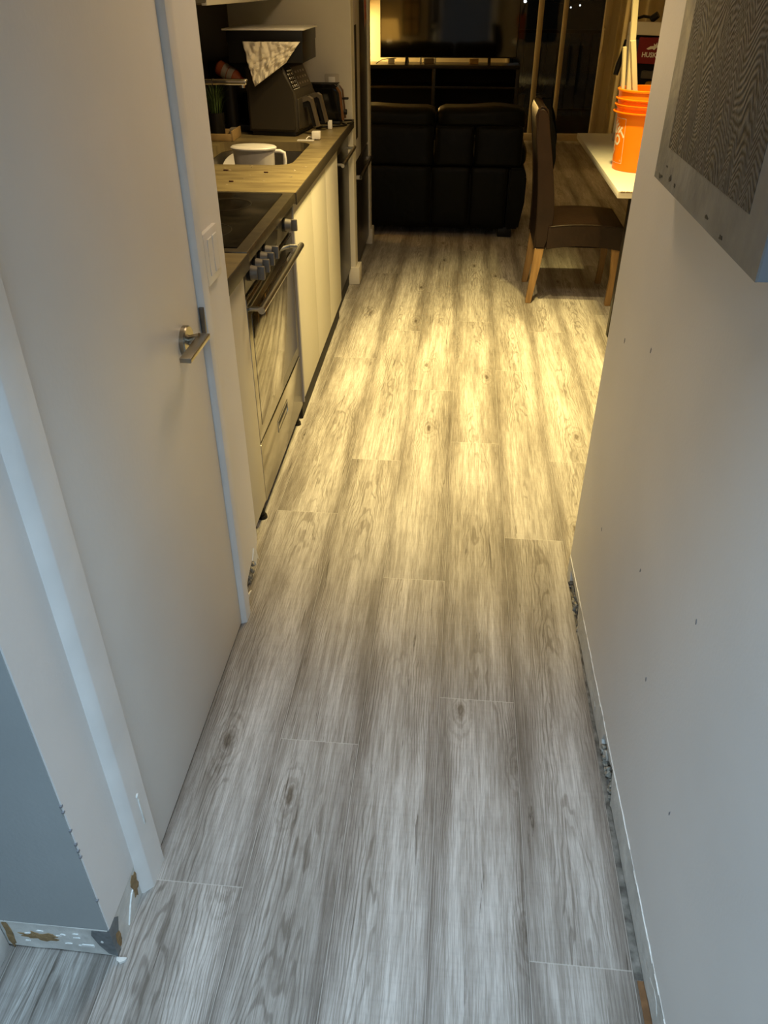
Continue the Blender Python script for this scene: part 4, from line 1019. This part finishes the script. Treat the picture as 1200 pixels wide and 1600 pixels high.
lamp(-1.60, 10.08, 1.15, 130.0, 'floor lamp with glowing shade left of the television stand')
lamp(-1.22, 6.00, 0.86, 5.0, 'warm lamp with round shade reflected in the television')
mi = thing('window_pane_mirror', 'tall gridded frame on the wall reflected in the television', 'mirror', (-1.02, 5.81, 0.9))
b = MB(); b.box(-1.03, -0.78, 5.792, 5.80, 0.90, 1.75); b.build('pane', mat('pale_pane', (0.5, 0.36, 0.18), 0.4), mi, smooth=False)  # added panel, built only for the window grid reflected on the screen
b = MB()
for x in (-1.03, -0.91, -0.79): b.box(x, x+0.014, 5.80, 5.812, 0.90, 1.75)
for i in range(5): b.box(-1.03, -0.776, 5.80, 5.811, 0.90+i*0.21, 0.912+i*0.21)
b.build('frame', 'black', mi, smooth=False)

# ================================================================== SLIDING WINDOW
wn = bpy.data.objects.new('window_1', None); COL.objects.link(wn); wn.location = (1.04, 10.36, 0); struct(wn, label='sliding glass balcony door with pale frames')
b = MB()
b.box(0.42, 1.52, 10.30, 10.40, 0.0, 0.075, 0.004); b.box(0.42, 1.52, 10.33, 10.42, 2.14, 2.2)
b.build('sill_track', 'sash', wn)
for x, w_ in ((0.735, 0.06), (1.010, 0.05)):
    b = MB(); b.box(x, x+w_, 10.33, 10.39, 0.07, 2.16, 0.004); b.build('stile', 'sash', wn)
b = MB(); b.box(1.46, 1.535, 10.31, 10.40, 0.0, 2.2, 0.004); b.build('jamb', 'sash', wn)
b = MB(); b.box(0.42, 0.46, 10.33, 10.39, 0.0, 2.2, 0.004); b.build('jamb', 'sash', wn)
b = MB(); b.box(0.46, 0.735, 10.357, 10.363, 0.075, 2.14); b.build('pane', 'glass', wn, smooth=False)
b = MB(); b.box(0.795, 1.010, 10.357, 10.363, 0.075, 2.14); b.build('pane', 'glass', wn, smooth=False)
b = MB(); b.box(1.06, 1.46, 10.357, 10.363, 0.075, 2.14); b.build('pane', 'glass', wn, smooth=False)
b = MB(); b.tube([(1.478, 10.31, 0.92), (1.474, 10.27, 0.95), (1.472, 10.26, 1.04), (1.474, 10.27, 1.13), (1.478, 10.31, 1.16)], 0.012, 10); b.build('handle', 'sash', wn)
# balcony beyond
struct(box(-0.2, 2.6, 10.47, 12.6, -0.06, -0.01, 'balcony_floor', 'balcony', smooth=False))
ra = thing('balcony_railing', 'dark balcony railing seen through the sliding door', 'railing', (1.1, 12.5, 0))
b = MB(); b.box(-0.2, 2.6, 12.5, 12.54, 1.0, 1.04); b.box(-0.2, 2.6, 12.5, 12.54, 0.06, 0.09); b.build('rail', 'metal_leg', ra)
for i in range(19): b = MB(); b.cyl((-0.15+i*0.15, 12.52, -0.01), (-0.15+i*0.15, 12.52, 1.0), 0.008, 0.008, 8); b.build('baluster', 'metal_leg', ra)
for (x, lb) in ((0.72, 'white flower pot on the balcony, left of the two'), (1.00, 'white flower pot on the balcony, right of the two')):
    t = thing('flower_pot', lb, 'flower pot', (x, 12.2, -0.01))  # pots added where pale things are reflected in the glass
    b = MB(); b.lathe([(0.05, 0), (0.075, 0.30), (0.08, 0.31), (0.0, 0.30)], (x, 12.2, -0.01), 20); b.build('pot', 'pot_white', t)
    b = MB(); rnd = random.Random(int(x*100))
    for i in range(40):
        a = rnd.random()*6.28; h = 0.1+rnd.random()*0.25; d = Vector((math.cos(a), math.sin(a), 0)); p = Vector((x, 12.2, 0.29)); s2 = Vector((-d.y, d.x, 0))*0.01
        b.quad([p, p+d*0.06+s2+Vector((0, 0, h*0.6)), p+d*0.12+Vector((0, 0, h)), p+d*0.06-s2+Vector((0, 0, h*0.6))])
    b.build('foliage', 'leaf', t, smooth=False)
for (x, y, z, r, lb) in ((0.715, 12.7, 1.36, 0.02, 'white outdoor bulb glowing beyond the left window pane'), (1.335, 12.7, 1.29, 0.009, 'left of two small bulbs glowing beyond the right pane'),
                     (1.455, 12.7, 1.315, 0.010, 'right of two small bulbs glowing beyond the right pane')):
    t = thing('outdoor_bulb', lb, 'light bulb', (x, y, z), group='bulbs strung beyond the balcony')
    b = MB(); b.lathe([(0.0, -r), (r*0.7, -r*0.7), (r, 0), (r*0.7, r*0.7), (0.0, r)], (x, y, z), 14); b.build('bulb', 'bulb', t)  # added glowing ball in place of a lamp reflected in the pane
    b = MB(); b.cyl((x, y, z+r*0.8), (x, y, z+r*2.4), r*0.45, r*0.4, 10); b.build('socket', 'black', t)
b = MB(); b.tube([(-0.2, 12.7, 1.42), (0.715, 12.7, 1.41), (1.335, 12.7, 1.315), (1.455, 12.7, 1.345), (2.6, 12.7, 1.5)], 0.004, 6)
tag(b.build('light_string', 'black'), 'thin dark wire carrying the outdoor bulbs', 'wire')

# curtain at the right of the slider
cu_ = thing('curtain', 'tan floor-length curtain right of the sliding door', 'curtain', (2.0, 10.2, 0))
b = MB()
b.grid(lambda u, v: (1.60+u*0.95, 10.22+0.045*math.sin(u*34+math.sin(u*9)*1.2)+0.01*math.sin(v*7), 0.03+v*2.3), 120, 8)
b.build('cloth', 'curtain', cu_, solid=0.002)
b = MB(); b.cyl((1.50, 10.22, 2.36), (2.70, 10.22, 2.36), 0.013, 0.013, 12); b.build('rod', 'metal_leg', cu_)

# ================================================================== CHAIR
ch = thing('dining_chair', 'brown leather dining chair with oak legs facing the table', 'chair', (0.65, 4.73, 0))
CY0, CY1 = 4.515, 4.955
front = [(0.475, 0.315), (0.497, 0.42), (0.500, 0.50), (0.487, 0.62), (0.462, 0.76), (0.432, 0.90), (0.416, 0.985), (0.412, 1.015)]
back = [(0.386, 1.030), (0.364, 1.022), (0.355, 0.99), (0.368, 0.90), (0.390, 0.76), (0.405, 0.62), (0.413, 0.50), (0.414, 0.42), (0.415, 0.315)]
b = MB(); b.prism(front+back, 'Y', CY0, CY1)
es = [e for e in b.bm.edges if abs(e.verts[0].co.y-e.verts[1].co.y) < 1e-5]
bmesh.ops.bevel(b.bm, geom=es, offset=0.010, segments=3, affect='EDGES', clamp_overlap=True)
b.build('backrest', 'leather_brown', ch, angle=50)
for yy in (CY0+0.008, CY1-0.008):
    b = MB()
    b.tube([(x, yy, z) for x, z in front[1:]] + [(0.395, yy, 1.030), (0.375, yy, 1.032)], 0.004, 8)
    b.tube([(x-0.001, yy, z) for x, z in back[1:]], 0.004, 8)
    b.build('piping', 'leather_brown', ch)
b = MB(); b.box(0.480, 0.895, CY0-0.012, CY1+0.012, 0.325, 0.435, 0.0)
bmesh.ops.subdivide_edges(b.bm, edges=b.bm.edges[:], cuts=12, use_grid_fill=True)
def seatf(c):
    u = (c.x-0.6875)/0.2075; w = (c.y-4.735)/0.232; z = c.z
    if c.z > 0.43: z = 0.437+0.028*(1-u*u)*(1-0.5*w*w)+0.004
    if c.z < 0.33: z = 0.318+0.020*(1-u*u)
    return (c.x, c.y, z)
b.move(seatf)
es = [e for e in b.bm.edges if len(e.link_faces) == 2 and e.calc_face_angle() > 0.9]
bmesh.ops.bevel(b.bm, geom=es, offset=0.012, segments=3, affect='EDGES', clamp_overlap=True)
b.build('seat', 'leather_brown', ch, angle=50)
b = MB(); pts = [(0.49+0.395*i/12, CY0-0.010, 0.440+0.028*0.5*(1-((i/6)-1)**2)) for i in range(13)]
b.tube(pts, 0.0042, 8); pts = [(0.888, CY0-0.008+0.45*i/8, 0.440) for i in range(9)]; b.tube(pts, 0.0042, 8); b.build('seat_piping', 'leather_brown', ch)
for y0 in (CY0+0.004, CY1-0.044):
    b = MB(); b.prism([(0.418, 0.317), (0.470, 0.317), (0.458, 0.21), (0.428, 0.0), (0.396, 0.0), (0.410, 0.17)], 'Y', y0, y0+0.04)
    bmesh.ops.bevel(b.bm, geom=b.bm.edges[:], offset=0.002, segments=1, affect='EDGES'); b.build('leg', 'oak', ch, smooth=False)
for y0 in (CY0-0.004, CY1-0.036):
    b = MB(); b.prism([(0.845, 0.33), (0.890, 0.33), (0.898, 0.20), (0.887, 0.0), (0.855, 0.0), (0.862, 0.17)], 'Y', y0, y0+0.04)
    bmesh.ops.bevel(b.bm, geom=b.bm.edges[:], offset=0.002, segments=1, affect='EDGES'); b.build('leg', 'oak', ch, smooth=False)
# black jacket hung over the far corner of the chair back
b = MB()
def jk(u, v):
    z = 1.02-0.42*u
    fold = 0.010*math.sin(v*17+u*4)+0.012*mn.noise(Vector((u*4, v*5, 2)))
    wd = 0.050+0.030*math.sin(u*2.8)
    x = 0.435+0.045*math.sin(min(1, u*1.2)*1.5)
    a = v*2*math.pi
    return (x+wd*0.55*math.cos(a)+fold, 4.999+0.045*math.sin(a)+fold*0.4, z+0.02*math.sin(v*9)*u)
g = b.grid(jk, 22, 28)
bmesh.ops.remove_doubles(b.bm, verts=b.bm.verts[:], dist=0.0005)
bmesh.ops.holes_fill(b.bm, edges=[e for e in b.bm.edges if e.is_boundary], sides=60)
tag(b.build('black_jacket', 'cloth_black', angle=60), 'black jacket hanging beside the back of the brown chair', 'jacket')

# ================================================================== TABLE
tb = thing('dining_table', 'white slab dining table with chipped near edge beside the chair', 'table', (1.3, 4.8, 0))
b = MB(); b.box(0.722, 1.95, 3.945, 5.665, 0.718, 0.750, 0.0015); b.build('tabletop', 'white_top', tb)
b = MB(); b.box(0.724, 1.94, 3.9425, 3.9452, 0.718, 0.7475); b.build('raw_edge', 'table_edge', tb, smooth=False)
b = MB(); rnd = random.Random(3)
for i in range(9): b.prism(blob(0.735+i*0.006, 0.7465, 0.003, 0.002, 7, i, 0.5), 'Y', 3.941, 3.9435)
b.build('edge_chips', 'oak', tb, smooth=False)
for x, y in ((0.80, 4.02), (1.82, 4.02), (1.15, 5.45), (1.82, 5.45)):
    b = MB(); b.box(x, x+0.05, y, y+0.05, 0.0, 0.719, 0.003); b.build('leg', 'metal_leg', tb)

# ================================================================== BUCKET
BC = Vector((0.905, 4.50, 0.7505))
bk = thing('orange_bucket', 'orange plastic five gallon bucket on the white table', 'bucket', BC)
def br(z): return 0.131+0.020*z/0.37
prf = [(0.0, 0.004), (0.125, 0.004), (0.128, 0.0), (0.131, 0.003)]
for z in (0.10, 0.20, 0.262): prf.append((br(z), z))
prf += [(br(0.265), 0.265), (0.166, 0.268), (0.167, 0.272), (0.150, 0.274), (0.150, 0.288), (0.163, 0.300), (0.164, 0.304), (0.150, 0.306), (0.1505, 0.322), (0.162, 0.327), (0.163, 0.331), (0.1515, 0.333),
        (0.1525, 0.362), (0.160, 0.364), (0.161, 0.371), (0.153, 0.374), (0.149, 0.370), (0.147, 0.30), (0.127, 0.012), (0.0, 0.010)]
b = MB(); b.lathe(prf, BC, 72); b.build('shell', 'orange', bk, angle=35)
def onb(a, z, out=0.0006):
    r = br(z)+out; return (BC.x+math.cos(a)*r, BC.y+math.sin(a)*r, BC.z+z)
# printed logo panel: outlined square with slanted lettering
AC = math.radians(-184)
b = MB()
hw, z0, z1 = 0.105, 0.035, 0.245
def ang(x): return AC + x/0.14
def strip(x0, x1, za, zb, n):
    for i in range(n):
        a, c = x0+(x1-x0)*i/n, x0+(x1-x0)*(i+1)/n
        b.quad([onb(ang(a), za), onb(ang(c), za), onb(ang(c), zb), onb(ang(a), zb)])
strip(-hw, hw, z1-0.002, z1, 20); strip(-hw, hw, z0, z0+0.002, 20); strip(-hw, -hw+0.002, z0, z1, 1); strip(hw-0.002, hw, z0, z1, 1)
def ltxt(off, size, bold):
    def f(x, y):
        c, s_ = math.cos(math.radians(45)), math.sin(math.radians(45))
        xx = x*c-(y+off)*s_; zz = x*s_+(y+off)*c
        return onb(ang(xx), (z0+z1)/2+zz, 0.0008)
    return f
add_text(b, 'THE', 0.034, ltxt(0.060, 0.03, 0), 0.001)
add_text(b, 'HOME', 0.066, ltxt(0.018, 0.05, 0), 0.0022)
add_text(b, 'DEPOT', 0.066, ltxt(-0.036, 0.05, 0), 0.0022)
add_text(b, '\u00ae', 0.012, lambda x, y: onb(ang(x+hw-0.012), y+z0+0.014, 0.0008))
b.build('printed_logo', 'white_ink', bk, smooth=False)
b = MB(); b.box(-0.03, 0.03, -0.006, 0.006, -0.022, 0.022, 0.004)
a = math.radians(-84); b.move(lambda c: (BC.x+math.cos(a)*(0.153+c.y)-math.sin(a)*c.x, BC.y+math.sin(a)*(0.153+c.y)+math.cos(a)*c.x, BC.z+0.285+c.z)); ht = b.build('handle_ear', 'orange', bk)
b = MB(); b.cyl((BC.x+math.cos(a)*0.158, BC.y+math.sin(a)*0.158, BC.z+0.285), (BC.x+math.cos(a)*0.166, BC.y+math.sin(a)*0.166, BC.z+0.285), 0.004, 0.004, 10); b.build('handle_pivot', 'steel', ht)

# wood strips standing in the bucket
def strip3(p0, p1, w_, d_, lb):
    p0, p1 = Vector(p0), Vector(p1); t = (p1-p0); L_ = t.length
    b = MB(); b.box(-w_/2, w_/2, -d_/2, d_/2, 0, L_, 0.001, 1)
    q = t.to_track_quat('Z', 'Y').to_matrix(); b.move(lambda c: q @ c + p0)
    tag(b.build('wood_strip', 'pine', smooth=False), lb, 'wood strip', 'wood strips standing in the bucket')
strip3((0.830, 4.50, 0.775), (0.737, 4.50, 1.78), 0.030, 0.026, 'longest pale wood strip standing in the orange bucket')
strip3((0.812, 4.535, 0.775), (0.750, 4.525, 1.300), 0.018, 0.016, 'shortest pale wood strip, leftmost in the orange bucket')
strip3((0.895, 4.47, 0.775), (0.773, 4.46, 1.330), 0.026, 0.024, 'pale wood strip leaning left over the right rim of the orange bucket')

# ================================================================== FRAMED TOOL CASE behind the bucket
tc_ = thing('tool_case', 'pale framed tool case tilted on the table behind the orange bucket', 'tool case', (1.1, 5.35, 0.75))
q = Matrix.Rotation(math.radians(-30), 3, 'Z')
P0 = Vector((0.975, 5.33, 0.7515))
def tcf(c): return q @ Vector(c) + P0
def tbox(x0, x1, y0, y1, z0, z1, name, m, parent, bev=0.0):
    b = MB(); b.box(x0, x1, y0, y1, z0, z1, bev); b.move(tcf); return b.build(name, m, parent)
b = MB(); 
b.box(-0.09, 0.42, 0.0, 0.03, 0.560, 0.625, 0.004); b.box(-0.09, -0.045, 0.0, 0.03, 0.0, 0.56, 0.004); b.box(0.375, 0.42, 0.0, 0.03, 0.0, 0.56, 0.004); b.box(-0.09, 0.42, 0.0, 0.03, 0.0, 0.05, 0.004)
b.move(tcf); b.build('frame', 'crate', tc_)
tbox(-0.09, 0.42, 0.03, 0.20, 0.0, 0.60, 'case_body', 'black', tc_, 0.006)
hn = MB(); hn.tube([tcf((-0.085, 0.06, 0.60)), tcf((-0.08, 0.06, 0.635)), tcf((-0.03, 0.06, 0.65)), tcf((0.02, 0.05, 0.645))], 0.008, 8); hn.cyl(tcf((0.02, 0.05, 0.635)), tcf((0.055, 0.05, 0.66)), 0.020, 0.018, 14); hn.build('handle', 'black', tc_)
rp = tbox(-0.012, 0.36, -0.004, 0.028, 0.42, 0.55, 'red_card', 'red', tc_)
b = MB(); add_text(b, 'HUSKY', 0.034, lambda x, y: tcf((0.070+x, -0.0055, 0.464+y)), 0.001); b.build('printed_name', 'white_ink', rp, smooth=False)
b = MB()
em = [(0.045, 0.485), (0.06, 0.480), (0.085, 0.486), (0.10, 0.480), (0.112, 0.492), (0.128, 0.500), (0.118, 0.507), (0.112, 0.522), (0.104, 0.508), (0.092, 0.516), (0.094, 0.502), (0.07, 0.500)]
b.prism([(p*0.85, r*0.9+0.058) for p, r in em], 'Y', -0.0058, -0.0045); b.move(tcf); b.build('printed_emblem', 'white_ink', rp, smooth=False)
for args in ((-0.044, -0.014, 0.002, 0.03, 0.36, 0.54, 'blue_tool', 'blue', 0.006), (0.03, 0.36, -0.004, 0.03, 0.345, 0.385, 'grey_tray', 'grey_plastic', 0.004), (0.062, 0.36, -0.012, 0.03, 0.27, 0.332, 'yellow_tool', 'yellow', 0.014),
             (-0.035, 0.36, -0.002, 0.03, 0.20, 0.262, 'grey_tray', 'grey_plastic', 0.006), (0.02, 0.36, -0.010, 0.03, 0.12, 0.17, 'yellow_tool', 'yellow', 0.01), (0.0, 0.30, -0.005, 0.03, 0.06, 0.11, 'blue_tool', 'blue', 0.006)):
    tbox(*args[:6], args[6], args[7], tc_, args[8])
b = MB(); b.tube([(0.880, 5.30, 1.29), (0.868, 5.27, 1.23), (0.852, 5.25, 1.17), (0.842, 5.24, 1.12)], [0.006, 0.011, 0.017, 0.015], 10); b.build('hanging_grip', 'black', tc_)

# ================================================================== ART CANVAS on the right wall
def AXf(y): return RX(y)
ar = thing('wall_art', 'grey canvas with dark wavy ridges and a silver border', 'painting', (0.38, 1.30, 1.25))
AY, BY, ZB, ZT = 0.985, 1.625, 1.252, 2.15
def lean(c): return (c.x+RX(c.y)-0.3855-(1.965-1.3)*0.018+0.0, c.y, c.z)
X1 = RX(1.3)-0.0035; X0 = 0.352
b = MB(); b.box(X0+0.002, X1, AY, BY, ZB, ZT, 0.001); b.build('canvas_side', 'art_side', ar)
b = MB()
iy0, iy1, iz0, iz1 = AY+0.078, BY-0.072, ZB+0.062, ZT-0.07
b.box(X0, X0+0.003, AY, BY, ZB, iz0); b.box(X0, X0+0.003, AY, BY, iz1, ZT); b.box(X0, X0+0.003, AY, iy0, iz0, iz1); b.box(X0, X0+0.003, iy1, BY, iz0, iz1)
b.build('painted_border', 'art_frame', ar, smooth=False)
b = MB(); b.box(X0-0.0005, X0+0.003, iy0, iy1, iz0, iz1); b.build('ridged_panel', 'art', ar, smooth=False)
b = MB()
for i, (y, z, a, c) in enumerate(((1.575, 1.262, 0.012, 0.004), (1.50, 1.272, 0.008, 0.005), (1.54, 1.285, 0.005, 0.002), (1.46, 1.268, 0.004, 0.004), (1.235, 1.268, 0.012, 0.003), (1.15, 1.262, 0.010, 0.004))):
    b.prism(blob(y, z, a, c, 10, i+40, 0.6), 'X', X0-0.0008, X0+0.001)
b.build('dark_scuffs', 'art_mark', ar, smooth=False)

# ------------------------------------------------------------------ kitchen run is turned a touch off the hall axis
WORLD_SET = {'air_fryer', 'black_storage_box', 'white_board', 'crumpled_paper', 'toaster', 'power_cord', 'white_charger_cube', 'white_paper_slip', 'white_plug', 'coffee_machine',
             'spray_bottle', 'dark_canister', 'wooden_tray', 'sponge', 'potted_grass', 'faucet', 'wall_cabinet', 'water_pitcher'}
TH = 0.013; piv = Vector((-0.6, 2.1, 0)); R_ = Matrix.Rotation(TH, 3, 'Z')
for o in KITCHEN:
    o.location = R_ @ (o.location-piv) + piv
    if o.name.split('.')[0] == 'air_fryer': o.rotation_euler.z -= math.radians(8)
    if o.name.split('.')[0] in WORLD_SET: o.location.x += TH*(o.location.y-2.1)
    o.rotation_euler.z += TH
